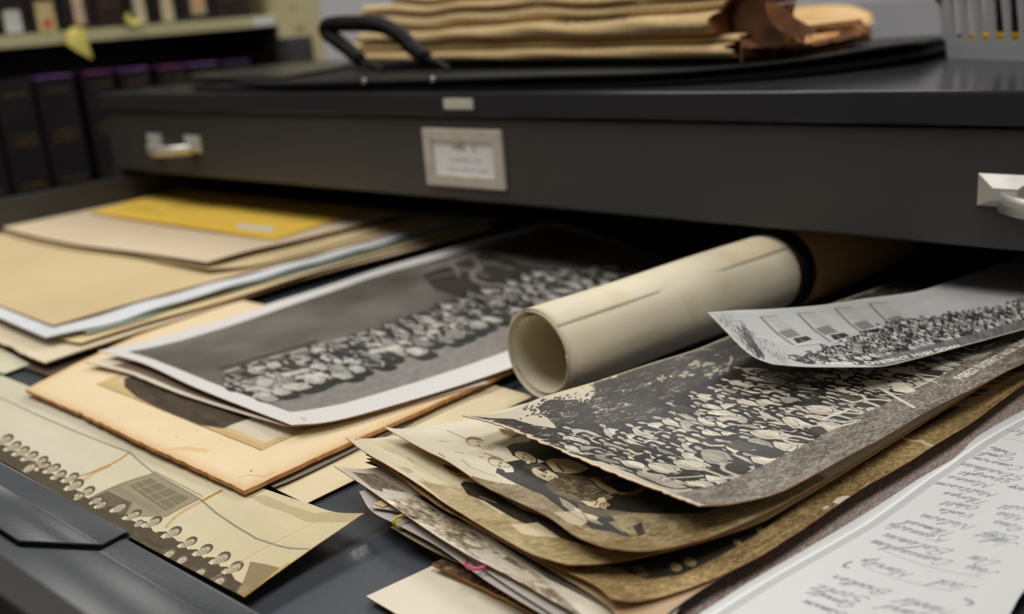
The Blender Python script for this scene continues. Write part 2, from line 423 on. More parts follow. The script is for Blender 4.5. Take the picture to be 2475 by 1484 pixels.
# --- a little stroke alphabet for print and handwriting
UC = {'A':'0,0 .5,1 1,0|.2,.4 .8,.4','B':'0,0 0,1 .7,1 .9,.8 .7,.52 0,.52|.7,.52 1,.28 .8,0 0,0','C':'1,.85 .6,1 .2,.9 0,.5 .2,.1 .6,0 1,.15','D':'0,0 0,1 .6,1 1,.7 1,.3 .6,0 0,0','E':'1,1 0,1 0,0 1,0|0,.52 .8,.52','F':'1,1 0,1 0,0|0,.52 .8,.52','G':'1,.85 .6,1 .2,.9 0,.5 .2,.1 .6,0 1,.15 1,.45 .6,.45','H':'0,0 0,1|1,0 1,1|0,.5 1,.5','I':'.5,0 .5,1','J':'.8,1 .8,.2 .5,0 .1,.1','K':'0,0 0,1|1,1 0,.45|.3,.6 1,0','L':'0,1 0,0 .9,0','M':'0,0 0,1 .5,.3 1,1 1,0','N':'0,0 0,1 1,0 1,1','O':'.5,1 .1,.8 0,.5 .1,.2 .5,0 .9,.2 1,.5 .9,.8 .5,1','P':'0,0 0,1 .8,1 1,.75 .8,.5 0,.5','R':'0,0 0,1 .8,1 1,.75 .8,.5 0,.5|.5,.5 1,0','S':'1,.85 .6,1 .15,.9 .05,.7 .3,.55 .8,.45 .95,.25 .8,.05 .4,0 0,.15','T':'0,1 1,1|.5,1 .5,0','U':'0,1 0,.2 .4,0 .8,.1 1,.3 1,1','V':'0,1 .5,0 1,1','W':'0,1 .25,0 .5,.7 .75,0 1,1','X':'0,0 1,1|0,1 1,0','Y':'0,1 .5,.5 1,1|.5,.5 .5,0','Z':'0,1 1,1 0,0 1,0','1':'.3,.8 .55,1 .55,0|.25,0 .85,0','2':'0,.8 .4,1 .9,.85 .8,.55 0,0 1,0','3':'0,.9 .6,1 .9,.75 .4,.5 .95,.25 .5,0 0,.1','.':'.4,0 .5,.08','(':'.6,1.2 .3,.8 .3,.2 .6,-.2',')':'.3,1.2 .6,.8 .6,.2 .3,-.2','-':'.1,.5 .9,.5'}
LC = {'a':'.7,.45 .35,.5 .05,.2 .25,0 .6,.15 .7,.5 .7,.1 1,.1','b':'0,.1 .4,.7 .35,1.1 .15,.9 .15,.1 .45,0 .7,.3 .5,.5 1,.4','c':'.75,.4 .4,.5 .1,.25 .35,0 1,.15','d':'.7,.45 .35,.5 .05,.2 .25,0 .6,.15 .8,1.1 .7,.1 1,.1','e':'.1,.15 .6,.3 .5,.5 .25,.4 .2,.1 .5,0 1,.15','f':'0,.1 .5,.9 .35,1.1 .2,.8 .25,-.5 .5,-.3 .3,0 1,.15','g':'.7,.45 .35,.5 .05,.2 .3,0 .65,.4 .6,-.4 .3,-.5 .2,-.3 1,.15','h':'0,.1 .4,.8 .3,1.1 .15,.8 .15,0 .2,.3 .5,.5 .65,.3 .65,.05 1,.1','i':'0,.1 .35,.5 .35,.1 .6,0 1,.15|.4,.75 .43,.8','j':'0,.1 .4,.5 .4,-.4 .1,-.5 .1,-.3 1,.15','k':'0,.1 .4,.8 .3,1.1 .15,.8 .15,0 .2,.3 .6,.5 .3,.25 .7,0 1,.1','l':'0,.1 .5,.8 .4,1.1 .2,.8 .25,.1 .5,0 1,.15','m':'0,.1 .1,.5 .15,0 .2,.4 .4,.5 .45,0 .5,.4 .7,.5 .75,.05 1,.1','n':'0,.1 .15,.5 .2,0 .3,.4 .55,.5 .65,.05 1,.1','o':'.5,.5 .15,.4 .1,.1 .4,0 .7,.2 .5,.5 1,.4','p':'0,.1 .25,.5 .2,-.5 .25,.3 .55,.5 .65,.2 .3,0 1,.15','r':'0,.1 .3,.55 .4,.4 .65,.45 .65,.1 1,.1','s':'0,.1 .4,.5 .6,.2 .4,0 .2,.1 1,.15','t':'0,.1 .4,.9 .3,.1 .5,0 1,.15|.1,.65 .7,.7','u':'0,.1 .1,.5 .15,.1 .4,0 .6,.4 .65,.1 1,.1','v':'0,.1 .15,.5 .3,0 .6,.5 1,.4','w':'0,.1 .1,.5 .2,0 .4,.4 .5,0 .75,.5 1,.4','y':'0,.1 .1,.5 .3,.1 .6,.5 .5,-.4 .2,-.5 .2,-.3 1,.15','x':'0,.1 .6,.5|.6,0 .1,.5|.6,0 1,.1','q':'.7,.45 .3,.5 .05,.2 .3,0 .65,.4 .65,-.5 1,.1','z':'0,.1 .5,.5 .3,.2 .6,-.3 .3,-.5 1,.15'}
def strokes(ch, cursive=False):
    d = (LC.get(ch) if cursive and ch.islower() else None) or UC.get(ch.upper())
    if not d: return []
    return [[tuple(float(v) for v in q.split(',')) for q in st.split()] for st in d.split('|')]
def write(pic, text, origin, ux, uy, wid, col, al=1.0, cursive=False, asp=1.0, gap=0.3, lcw=0.75, jit=0.0, small=0.0):
    """origin, ux (one letter's width), uy (one letter's height) in uv"""
    o = np.array(origin, float); ux = np.array(ux, float); uy = np.array(uy, float); first = True
    for ch in text:
        if ch == ' ': o = o + ux * (0.7 + gap); first = True; continue
        low = cursive and ch.islower(); k = lcw if low else 1.0
        if small and not first: k = small
        sc = 1.0 if not (small and not first) else small
        for st in strokes(ch, cursive):
            p = np.array(st)
            if cursive and len(p) > 2: p = spline(p, len(p) * 3)
            if jit: p = p + RNG.normal(0, jit, p.shape)
            pic.line(o + p[:, :1] * ux * k + p[:, 1:] * uy * sc, wid, col, al, asp)
        o = o + ux * k * (1.0 if low else 1.0 + gap); first = False
    return o

def card_image(name, w, h, rows, base=(240, 241, 241)):
    p = Pic(w, h, base); asp = h / w
    p.a += (fbm(w, h, 8, 6, 3, 5)[..., None] - .5) * 6
    for txt, u, v, hh, ww, col, al in rows: write(p, txt, (u, v), (ww, 0), (0, hh), .014 * (2 if hh > .13 else 1), col, al, asp=asp)
    p.blur(2); return p.image(name)
f1 = front_panel('drawer_front', 0, cabA)
def label_holder(parent, x0, x1, z0, z1, rows, y=0.0, nm='label_holder'):
    m = MB(); t = 0.0105
    for lo, hi in (((x0, z1 - t), (x1, z1)), ((x0, z0), (x1, z0 + t)), ((x0, z0 + t), (x0 + t, z1 - t)), ((x1 - t, z0 + t), (x1, z1 - t))):
        m.box((lo[0], y - .0035, lo[1]), (hi[0], y + .0005, hi[1]), .0008)
    h = m.build(nm, BEZ, parent)
    im = card_image('card_print', 480, 300, rows)
    s = Sheet([(x0 + t * .8, y - .0012, z0 + t * .8), (x1 - t * .8, y - .0012, z0 + t * .8)], [(x1 - t * .8, y - .0012, z0 + t * .8), (x1 - t * .8, y - .0012, z1 - t * .8)],
              [(x0 + t * .8, y - .0012, z1 - t * .8), (x1 - t * .8, y - .0012, z1 - t * .8)], [(x0 + t * .8, y - .0012, z0 + t * .8), (x0 + t * .8, y - .0012, z1 - t * .8)], 2, 2, raw=True)
    s.build('card', [picture('card_face', im, .5, .4)], .3, h)
    return h
k = (90, 90, 92)
label_holder(f1, on_y(1032, 380, 0)[0], on_y(1220, 380, 0)[0], CAM[2] - .2375 * D, CAM[2] - .1588 * D,
             [('MB 1', .36, .70, .15, .075, k, .75), ('OVERSIZE', .28, .40, .095, .048, k, .5), ('COLLECTION', .24, .14, .095, .048, k, .5)])
xh = on_y(2365, 455, 0)[0]; zh = (on_y(2367, 418, 0)[2] + on_y(2362, 495, 0)[2]) / 2
handle(f1, xh, zh, 0.0)
handle(f1, on_y(360, 345, 0)[0] , zh + .001, 0.0)
# small maker's tag on the edge of the top
a, b = on_y(1074, 238, -.004), on_y(1146, 265, -.004)
im = card_image('tag_print', 240, 90, [('CORP', .17, .42, .26, .10, (120, 120, 112), .5), ('1', .76, .38, .30, .07, (70, 72, 66), .8)], (206, 200, 186))
tg = MB().box((a[0], -.0058, b[2]), (b[0], -.0040, a[2]), .0004).build('name_tag', BEZ, cabA)
z0, z1, x0, x1 = b[2] + .0012, a[2] - .0012, a[0] + .001, b[0] - .001
Sheet([(x0, -.0061, z0), (x1, -.0061, z0)], [(x1, -.0061, z0), (x1, -.0061, z1)], [(x0, -.0061, z1), (x1, -.0061, z1)], [(x0, -.0061, z0), (x0, -.0061, z1)], 2, 2, raw=True).build('tag_face', [picture('tag_face', im, .4, .4)], .2, tg)
for kk in (2, 3, 4):
    fp = front_panel('drawer_front', kk, cabA)
    label_holder(fp, -.047, .047, F1T - kk * PITCH - .062, F1T - kk * PITCH - .010, [('MB %d' % (kk + 1 if kk < 3 else 3), .36, .70, .15, .075, k, .75)])
    handle(fp, xh, zh - kk * PITCH); handle(fp, on_y(360, 345, 0)[0], zh - kk * PITCH)
# body of the first drawer (seen from below) and dark interior of the open slot
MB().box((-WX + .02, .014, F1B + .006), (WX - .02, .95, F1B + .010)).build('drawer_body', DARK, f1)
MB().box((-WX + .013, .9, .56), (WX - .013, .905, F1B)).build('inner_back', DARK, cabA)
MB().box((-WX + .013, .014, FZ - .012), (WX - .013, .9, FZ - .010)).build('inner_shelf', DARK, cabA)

# ================================================================ the open drawer
drw = empty('map_drawer', (0, -.04, FZ), 'open wide shallow slate grey steel drawer full of old photographs and folders', 'drawer')
SWZ = CAM[2] - .272 * D
DX = 0.6225
fm = MB(); bb = fm.b
# floor with pressed ribs that run front to back
xs = []; x = -DX
prof = [(-DX, 0)]
for xc in (.3005, .52):
    prof += [(xc - .010, 0), (xc - .006, .0005), (xc - .002, .0015), (xc, .0018), (xc + .002, .0015), (xc + .006, .0005), (xc + .010, 0)]
prof += [(DX, 0)]
fm.strip([(p[0], -.535, FZ + p[1]) for p in prof], [(p[0], .44, FZ + p[1]) for p in prof])
fm.build('drawer_floor', BLUE, drw, True)
for sx in (-1, 1):
    m = MB(); m.box((sx * DX - .001, -.535, FZ - .004), (sx * DX + .001, .44, SWZ)); m.box((min(sx * DX, sx * (DX + .007)) , -.535, SWZ - .0012), (max(sx * DX, sx * (DX + .007)), .44, SWZ + .0002), .0005)
    m.box((min(sx * (DX + .0065), sx * (DX + .0075)), -.535, FZ - .004), (max(sx * (DX + .0065), sx * (DX + .0075)), .44, SWZ - .001))
    m.build('side_wall', GREY, drw)
MB().box((-DX, .438, FZ - .004), (DX, .440, SWZ)).build('back_wall', GREY, drw)
SHEETM = enamel('slate_flap', (82, 85, 89), 0.30, 0.5, 0.2, (76, 79, 83))
def flap_profile(yh, dz, yend):
    """hem (rolled edge) -> band -> crease -> sloping panel, as (y, z)"""
    hz = .8062 + dz; cy = yh + .0030; cz = hz - .0022; r = .0026
    ring = [(yh + r * math.sin(t) , cz + r * math.cos(t)) for t in np.linspace(math.pi * 1.15, 0, 12)]
    ring = [(y_ + .001, z_) for y_, z_ in ring]
    return ring + [(yh - .0095, hz - .0006), (yh - .0115, hz + .0004), (yend, hz + .0004 + (yh - .0115 - yend) * .52)]
def flap(name, x0, x1, yh, dz, yend, th=.0011):
    pr = flap_profile(yh, dz, yend); pr = np.array(pr); t = np.gradient(pr, axis=0); n = np.stack([t[:, 1], -t[:, 0]], 1); n /= np.linalg.norm(n, axis=1)[:, None]
    inn = pr + n * th * (1 if n[-1][1] < 0 else -1)
    m = MB(); poly = [tuple(v) for v in pr] + [tuple(v) for v in inn[::-1]]
    b = m.b
    A = [b.verts.new((x0, *p)) for p in poly]; B = [b.verts.new((x1, *p)) for p in poly]; N = len(poly)
    for i in range(N): b.faces.new((A[i], A[(i + 1) % N], B[(i + 1) % N], B[i]))
    h = N // 2
    for S, rv in ((A, 0), (B, 1)):
        for i in range(h - 1):
            q = (S[i], S[i + 1], S[N - 2 - i], S[N - 1 - i]); b.faces.new(q if rv else q[::-1])
    return m.build(name, SHEETM, drw, True)
fl = flap('flap', -.30, .2290, -.4640, 0.0, -.5070); fl['label'] = 'hinged sheet metal flap with rolled edge, the upper one'
flap('flap', -.60, .3345, -.4650, -.0034, -.5370)['label'] = 'hinged sheet metal flap with rolled edge, the lower one'
m = MB(); m.box((-WX + .010, -.549, FZ - .006), (WX - .010, -.537, .8535), .0016); m.build('front_panel', GREY, drw)
MB().box((-WX + .012, -.5372, .836), (WX - .012, -.534, .8425), .0006).build('front_flange', SHEETM, drw)

# ================================================================ papers in the drawer
def ellpx(cx, cy, a, b_, ang, n=18):
    t = np.arange(n) / n * 2 * math.pi; ca, sa = math.cos(math.radians(ang)), math.sin(math.radians(ang))
    return [(cx + a * math.cos(k) * ca - b_ * math.sin(k) * sa, cy + a * math.cos(k) * sa + b_ * math.sin(k) * ca) for k in t]
def speckle(pic, amp, cx, cy, octv=4, seed=0, mask=None):
    n = (fbm(pic.w, pic.h, cx, cy, octv, seed) - .5) * 2
    if mask is None: pic.a += (n * amp)[..., None]
    else: pic.a[mask] += (n[mask] * amp)[..., None]
def grain(pic, amp, seed=5):
    pic.a += np.random.default_rng(seed).normal(0, amp, (pic.h, pic.w, 1)).astype(np.float32)
def fullmask(pic, poly_px):
    m = np.zeros((pic.h, pic.w), bool); r = pic.mask(pic.q(poly_px))
    if r is not None: m[r[0]] = r[1]
    return m
def soft(m, r):
    f = m.astype(np.float32)
    for _ in range(r):
        f[:, 1:-1] = (f[:, :-2] + f[:, 1:-1] * 2 + f[:, 2:]) / 4; f[1:-1] = (f[:-2] + f[1:-1] * 2 + f[2:]) / 4
    return f
def edge_fade(pic, col, wid, al=0.7, seed=3):
    """worn, yellowed margin"""
    U = pic.X / pic.w; V = pic.Y / pic.h; d = np.minimum(np.minimum(U, 1 - U), np.minimum(V, 1 - V))
    k = np.clip(1 - d / wid, 0, 1) ** 2 * al * (0.5 + fbm(pic.w, pic.h, 14, 14, 3, seed)); k = np.clip(k, 0, 1)[..., None]
    pic.a = pic.a * (1 - k) + np.asarray(col, np.float32) * k

def blob(pts, n=5):
    """closed smooth outline through pts"""
    q = np.asarray(pts, float); N = len(q); out = []
    for i in range(N):
        a, b, c, d = q[i - 1], q[i], q[(i + 1) % N], q[(i + 2) % N]
        for t in np.linspace(0, 1, n, endpoint=False):
            out.append(.5 * (2 * b + (c - a) * t + (2 * a - 5 * b + 4 * c - d) * t * t + (3 * b - a - 3 * c + d) * t ** 3))
    return out
def person(pic, u, v, s, asp, rg, tone=(214, 207, 190), dark=(40, 40, 43), fine=True, legs=False):
    """one small upright figure of a crowd; s = figure width in units of v"""
    lean = rg.normal(0, .14); w = rg.uniform(.32, .46); tw = rg.normal(0, .1)
    def pt(x, y): return (u + (x * .82 + lean * y) * s * asp, v + y * s)
    r = rg.random(); tn = np.array(tone, float); shirt = tn * (1 if r < .66 else (.78 if r < .84 else .34)) + rg.normal(0, 5)
    skin = tn * rg.uniform(.84, .97); low = tn * rg.choice([.22, .26, .36, .8], p=[.4, .34, .16, .1])
    pic.poly(blob([pt(x * 1.22, y * 1.08 - .06) for x, y in ((-w, -1.2), (-w * 1.1, .1), (-w * .7, .5), (-.24, .72), (-.22, 1.12), (.22, 1.12), (.24, .72), (w * .7, .5), (w * 1.1, .1), (w, -1.2))], 3), dark, .95)
    pic.poly(blob([pt(-w * .8, -.45), pt(-w * 1.0, -1.0), pt(-w * .6, -1.35), pt(w * .6, -1.35), pt(w * 1.0, -.95), pt(w * .85, -.45)], 3), low)
    pic.poly(blob([pt(-w * .78, -.62), pt(-w * .9, -.1), pt(-w * 1.02, .22), pt(-w * .66, .46), pt(-.12, .58), pt(.12, .58), pt(w * .66, .46), pt(w * 1.02, .22), pt(w * .9, -.1), pt(w * .78, -.62)], 4), shirt)
    sh = rg.choice([-1, 1])
    pic.poly(blob([pt(sh * w * .3, -.6), pt(sh * w * .28, .1), pt(sh * w * .4, .5), pt(sh * w * .98, .2), pt(sh * w * .86, -.1), pt(sh * w * .76, -.6)], 3), shirt * .84, .7)
    pic.poly(blob([pt(-w * .76, -.62), pt(0, -.34 + rg.normal(0, .08)), pt(w * .76, -.62), pt(0, -.7)], 3), shirt * .7, .7)
    if fine:
        for k in range(5):
            x = rg.uniform(-w, w) * .75; y = rg.uniform(-.5, .1); pic.line(blob_line(pt, x, y, rg), s * .030, shirt * .72, .75, asp)
        if rg.random() < .22:
            for k in range(6): pic.line([pt(-w * .75 + k * w * .3, -.5), pt(-w * .6 + k * w * .24, .38)], s * .022, shirt * .5, .6, asp)
        pic.poly([pt(-.1, .58), pt(0, .34), pt(.1, .58)], skin * .92); pic.line([pt(-.13, .56), pt(0, .32), pt(.13, .56)], s * .02, shirt * .6, .8, asp)
    for sd in (-1, 1):
        if rg.random() < .8:
            e = (sd * w * rg.uniform(1.0, 1.3), rg.uniform(-.35, -.05)); h = (sd * w * rg.uniform(-.3, .45), rg.uniform(-.72, -.3))
            ac = shirt if rg.random() < .4 else skin
            pts = blob_arm([(sd * w * .93, .22), e, h])
            pic.line([pt(*q) for q in blob_arm([(sd * w * .8, .16), (e[0] * .84, e[1] + .05), (h[0], h[1] + .09)])], s * .035, dark, .8, asp)
            pic.line([pt(*q) for q in pts], s * .13, ac * .96, 1, asp)
            t = np.arange(7) / 7 * 2 * math.pi; pic.poly([pt(h[0] + .08 * math.cos(k), h[1] + .07 * math.sin(k)) for k in t], skin)
    if legs:
        for sd in (-1, 1):
            k = (sd * rg.uniform(.15, .6), rg.uniform(-1.0, -.7)); ft = (sd * rg.uniform(.1, .5), rg.uniform(-1.6, -1.3)); c_ = skin * (.95 if rg.random() < .6 else .3)
            pic.line([pt(*q) for q in blob_arm([(sd * .15, -.55), k, ft])], s * .15, c_, 1, asp); pic.line([pt(*ft), pt(ft[0] + sd * .12, ft[1] - .05)], s * .13, skin * .95, 1, asp)
    pic.poly([pt(-.07, .5), pt(-.07 + tw * .4, .72), pt(.07 + tw * .4, .72), pt(.07, .5)], skin * .82)
    hx = tw; t = np.arange(12) / 12 * 2 * math.pi; hr = np.array(dark) * rg.uniform(.9, 1.7)
    pic.poly([pt(hx + .175 * math.cos(k), .90 + .20 * math.sin(k)) for k in t], hr)
    pic.poly([pt(hx + .135 * math.cos(k), .83 + .17 * math.sin(k)) for k in t], skin)
    if fine:
        for ex in (-.055, .055): pic.poly([pt(hx + ex - .028, .84), pt(hx + ex + .028, .84), pt(hx + ex + .02, .885), pt(hx + ex - .02, .885)], skin * .42, .75)
        pic.poly([pt(hx - .045, .735), pt(hx + .045, .735), pt(hx + .03, .757), pt(hx - .03, .757)], skin * .45, .75)
        pic.poly([pt(hx + .005, .80), pt(hx + .03, .79), pt(hx + .02, .86)], skin * .75, .8)
        pic.poly([pt(hx + .06, .72), pt(hx + .13, .80), pt(hx + .12, .92), pt(hx + .085, .84)], skin * .8, .7)
def blob_line(pt, x, y, rg):
    d = rg.normal(0, .1); return [pt(x, y), pt(x + d, y + .2), pt(x + d * 1.3, y + rg.uniform(.3, .45))]
def blob_arm(q): return [tuple(v) for v in spline([(a, b, 0) for a, b in q], 6)[:, :2]]
def crowd(pic, region_px, s, asp, seed, rows, dens=1.0, **kw):
    rg = np.random.default_rng(seed); reg = np.array(pic.q(region_px)); r = pic.mask(reg); m = np.zeros((pic.h, pic.w), bool); m[r[0]] = r[1]
    v1, v0 = reg[:, 1].max(), reg[:, 1].min(); u0, u1 = max(reg[:, 0].min(), 0), min(reg[:, 0].max(), 1)
    vv = v1
    while vv > v0:
        u = u0 + rg.uniform(0, s * asp)
        while u < u1:
            x, y = int(u * pic.w), int(vv * pic.h)
            if 0 <= x < pic.w and 0 <= y < pic.h and m[y, x]: person(pic, u, vv + rg.normal(0, s * .18), s * rg.uniform(.85, 1.15), asp, rg, **kw)
            u += s * asp * rg.uniform(.8, 1.35) / dens
        vv -= rows * rg.uniform(.9, 1.1)
def aspect(s):                                     # height / width of the sheet in the world
    return np.linalg.norm(np.diff(s.g[:, s.nu // 2], axis=0), axis=1).sum() / np.linalg.norm(np.diff(s.g[s.nv // 2], axis=0), axis=1).sum()

EDGE_TAN = paper('edge_tan', (196, 158, 108), (160, 112, 62), 60, .85)
EDGE_BROWN = paper('edge_brown', (168, 118, 66), (120, 76, 36), 60, .85)
BACK_CREAM = paper('back_cream', (206, 190, 158), (190, 170, 132), 12, .8)
BACK_WHITE = paper('back_white', (214, 208, 196), (204, 196, 180), 12, .8)

# ---- the wide panorama with the row of men, lower left
S = Sheet([(-350, 940, 1), (0, 1112, 2), (300, 1290, 4), (480, 1386, 6), (590, 1443, 10)], [(590, 1443, 10), (730, 1342, 13), (880, 1240, 17)],
          [(-330, 745, 1), (0, 903, 2), (200, 990, 2), (340, 1052, 2.5), (500, 1122, 3), (640, 1182, 5), (740, 1214, 9), (815, 1238, 12), (880, 1240, 17)], [(-350, 940, 1), (-340, 850, 1), (-330, 745, 1)], 110, 40, rag={'t': .5, 'r': .3},
          wave=lambda u, v: 1.2 * np.sin(u * 21 + v * 2) * (u > .2) * v * (1 - u) * 1.5)
p = Pic(2200, 900, (214, 208, 186), S)
speckle(p, 8, 10, 5, 5, 2)
U = p.X / p.w; tw = np.clip((U - .62) / .38, 0, 1)[..., None]; p.a = p.a * (1 - tw) + p.a * np.array([1.0, .965, .87]) * tw
wall = p.q([(212, 1205), (368, 1144), (484, 1205), (397, 1250), (297, 1250), (250, 1235)])
p.poly(wall, (158, 148, 124)); p.poly(p.q([(212, 1206), (262, 1187), (320, 1215), (300, 1250), (250, 1236)]), (112, 102, 84))
p.poly(p.q([(270, 1184), (290, 1176), (395, 1234), (380, 1244)]), (146, 138, 116))
p.poly(p.q([(311, 1173), (366, 1155), (460, 1203), (401, 1236)]), (128, 121, 98))
for a, b in (((340, 1164), (428, 1222)), ((330, 1184), (385, 1165)), ((354, 1198), (408, 1178)), ((378, 1212), (434, 1192)), ((322, 1170), (412, 1233)), ((366, 1156), (458, 1204))): p.line(p.q([a, b]), .006, (172, 164, 138), .9, aspect(S))
for a, b in (((368, 1144), (484, 1205)), ((376, 1140), (490, 1200)), ((484, 1205), (397, 1250)), ((222, 1204), (368, 1146))): p.line(p.q([a, b]), .012, (132, 124, 104), .7, aspect(S))
p.line(p.q([(-40, 945), (14, 967), (90, 1003), (170, 1038), (245, 1068), (313, 1093), (345, 1122), (368, 1140), (482, 1205), (520, 1238), (570, 1272), (620, 1302), (659, 1315), (700, 1325), (745, 1327)]), .018, (140, 131, 112), .85, aspect(S))
p.poly(p.q([(-80, 1030), (0, 1068), (22, 1085), (50, 1100), (78, 1116), (118, 1140), (160, 1165), (205, 1200), (240, 1222), (290, 1247), (330, 1262), (372, 1285), (420, 1300), (455, 1330), (500, 1352), (540, 1385), (585, 1410), (605, 1430), (590, 1443), (400, 1350), (200, 1240), (0, 1130), (-100, 1080)]), (92, 82, 66))
p.poly(p.q([(605, 1357), (640, 1363), (676, 1372), (612, 1428), (590, 1443), (572, 1432), (590, 1400)]), (150, 132, 100))
mk = fullmask(p, [(-80, 1030), (0, 1068), (118, 1140), (205, 1200), (330, 1262), (455, 1330), (540, 1385), (620, 1430), (590, 1443), (300, 1290), (0, 1130)])
speckle(p, 22, 90, 40, 3, 4, mk)
heads = [(12, 1063, 24, 10), (33, 1079, 22, 9), (53, 1091, 22, 9), (74, 1103, 22, 9), (98, 1115, 22, 9), (106, 1127, 20, 9), (128, 1133, 22, 9), (144, 1148, 20, 9), (172, 1155, 22, 9), (182, 1172, 24, 11), (209, 1189, 24, 10), (235, 1209, 17, 9), (246, 1219, 17, 8), (290, 1226, 22, 10), (322, 1245, 24, 9), (370, 1262, 26, 10), (418, 1287, 25, 11), (456, 1311, 24, 10), (493, 1330, 25, 11), (535, 1349, 26, 12), (566, 1372, 26, 12),
         (409, 1338, 18, 9), (440, 1353, 17, 9), (484, 1383, 17, 9), (530, 1404, 18, 10), (72, 1130, 20, 9), (190, 1200, 16, 7), (335, 1265, 14, 7)]
for i, (x, y, a, b_) in enumerate(heads):
    ang = -27; ca, sa = math.cos(math.radians(ang)), math.sin(math.radians(ang)); f = i < 21
    if f: p.poly(p.q([(x - a * 1.7, y + b_ * 2.2), (x - a * 1.5, y - .2 * b_), (x - a * .6, y - b_ * .2), (x - a * .3, y + b_ * .9), (x + a * .1, y + b_ * 2.6), (x - a * .4, y + b_ * 4)]), (88, 79, 63))
    if f: p.poly(p.q([(x - a * 1.25, y + b_ * .9), (x - a * .75, y + b_ * .1), (x - a * .5, y + b_ * .9), (x - a * .9, y + b_ * 1.4)]), (214, 206, 182))
    p.poly(p.q(ellpx(x + a * .26 * ca, y + a * .26 * sa, a * .72, b_ * .98, ang)), (98, 88, 70) if f else (118, 106, 86))
    p.poly(p.q(ellpx(x - a * .12 * ca + .6, y - a * .12 * sa + 1, a * .78, b_ * .76, ang)), (184, 174, 148) if f else (196, 186, 160))
    p.poly(p.q(ellpx(x - a * .1 * ca + 2, y - a * .1 * sa + b_ * .5, a * .6, b_ * .25, ang)), (158, 147, 122), .6)
    for k, (dx, dy, r1, r2) in enumerate(((.18, -.32, 1.0, 2.4), (.18, .30, 1.0, 2.4), (-.48, .02, .9, 2.8), (-.14, .02, 2.0, 1.2))):
        p.poly(p.q(ellpx(x + dx * a * ca - dy * b_ * sa, y + dx * a * sa + dy * b_ * ca, r1 * 1.3, r2 * .8, ang + 25, 8)), (112, 100, 82), .75)
for pts, wd, al in (([(313, 1094), (290, 1110), (262, 1126), (225, 1141), (190, 1152)], .011, .8), ([(537, 1185), (512, 1198), (487, 1212)], .013, .95), ([(487, 1212), (450, 1232), (420, 1252), (400, 1275)], .018, .35), ([(265, 1125), (225, 1143), (205, 1160)], .03, .3), ([(590, 1440), (640, 1404), (700, 1362)], .03, .35)):
    p.line(p.q(pts), wd, (176, 118, 48), al, aspect(S))
for k in range(60):
    t = k / 60; x, y = 805 + (480 - 805) * t, 1238 + (1418 - 1238) * t
    p.poly(p.q(ellpx(x + RNG.normal(0, 1.5), y + RNG.normal(0, 1), 3.5, 1, -35, 6)), (226, 216, 188), .6)
p.line(p.q([(806, 1240), (640, 1325), (480, 1420)]), .005, (168, 150, 112), .5, aspect(S))
p.poly(p.q([(600, 1200), (640, 1196), (700, 1222), (760, 1240), (800, 1238), (878, 1240), (850, 1262), (790, 1262), (740, 1262), (690, 1238), (640, 1222)]), (176, 160, 118), .55)
for k in range(40): p.poly(p.q(ellpx(RNG.uniform(100, 850), RNG.uniform(1000, 1420), 1.6, .9, 0, 6)), (130, 112, 80), .6)
p.blur(1); grain(p, 2.5)
PANO = S.build('panorama_print', [picture('panorama_face', p.image('panorama'), .38, .35), BACK_CREAM, EDGE_TAN], .35)
tag(PANO, 'sepia panorama print of a row of suited men, torn and creased, beside the metal flap', 'photograph')

# ---- cream sheet and thin dark-edged card under the mount
CREAM = paper('cream_paper', (226, 212, 178), (218, 202, 166), 6, .8, .2)
S = Sheet([(470, 1085, 1.5), (600, 1150, 2), (740, 1217, 2.5)], [(740, 1217, 2.5), (1000, 1091, 3), (1290, 957, 4)], [(1000, 870, 2), (1140, 915, 3), (1290, 957, 4)], [(470, 1085, 1.5), (740, 970, 2), (1000, 870, 2)], 30, 30)
tag(S.build('paper_sheet', [CREAM, CREAM, EDGE_TAN], .4), 'plain cream sheet sticking out from under the thick tan mount', 'paper')
S = Sheet([(500, 1100, 4), (662, 1178, 4)], [(662, 1178, 4), (700, 1163, 4), (1000, 1018, 4)], [(800, 930, 4), (1000, 1018, 4)], [(500, 1100, 4), (800, 930, 4)], 12, 12)
GRAYB = paper('grey_board', (176, 164, 146), (164, 150, 132), 9)
tag(S.build('photo_card', [GRAYB, GRAYB, paper('edge_black', (34, 32, 30))], .7), 'thin grey card with black edge between the tan mount and the cream sheet', 'card')

# ---- the thick tan mount with its oval-dark photograph
S = Sheet([(60, 941, 8), (200, 1003, 8), (345, 1072, 8.5), (470, 1130, 8.5), (590, 1187, 9)], [(590, 1187, 9), (790, 1094, 9), (1000, 1000, 9), (1290, 872, 9)],
          [(540, 716, 8), (900, 790, 8), (1290, 872, 9)], [(60, 941, 8), (205, 868, 8), (540, 716, 8)], 80, 60, rag={'b': .9, 'r': .7, 'l': .6})
p = Pic(1500, 1100, (230, 209, 172), S); speckle(p, 7, 6, 5, 5, 8)
edge_fade(p, (206, 160, 108), .05, .65)
ol = [(234, 928), (262, 940), (632, 1088), (820, 1005), (1150, 862), (830, 790), (420, 850)]
asp = aspect(S)
p.poly(p.q(ol), (204, 178, 130)); p.line(p.q([ol[0], ol[2], ol[4]]), .006, (132, 108, 66), .8, asp)
p.line(p.q([(250, 926), (634, 1080), (1130, 862)]), .003, (150, 124, 80), .6, asp)
p.poly(p.q([(285, 920), (640, 1070), (1120, 860), (830, 800), (430, 850)]), (206, 196, 176))
dk = p.q([(300, 915), (330, 905), (900, 860), (1050, 880), (640, 1005), (560, 1030), (480, 1032), (430, 1010), (380, 985), (330, 960), (300, 935)])
mk = soft(fullmask(p, [(300, 915), (330, 905), (900, 860), (1050, 880), (640, 1000), (560, 1026), (540, 1036), (480, 1026), (430, 1006), (380, 985), (330, 960), (300, 935)]), 30)
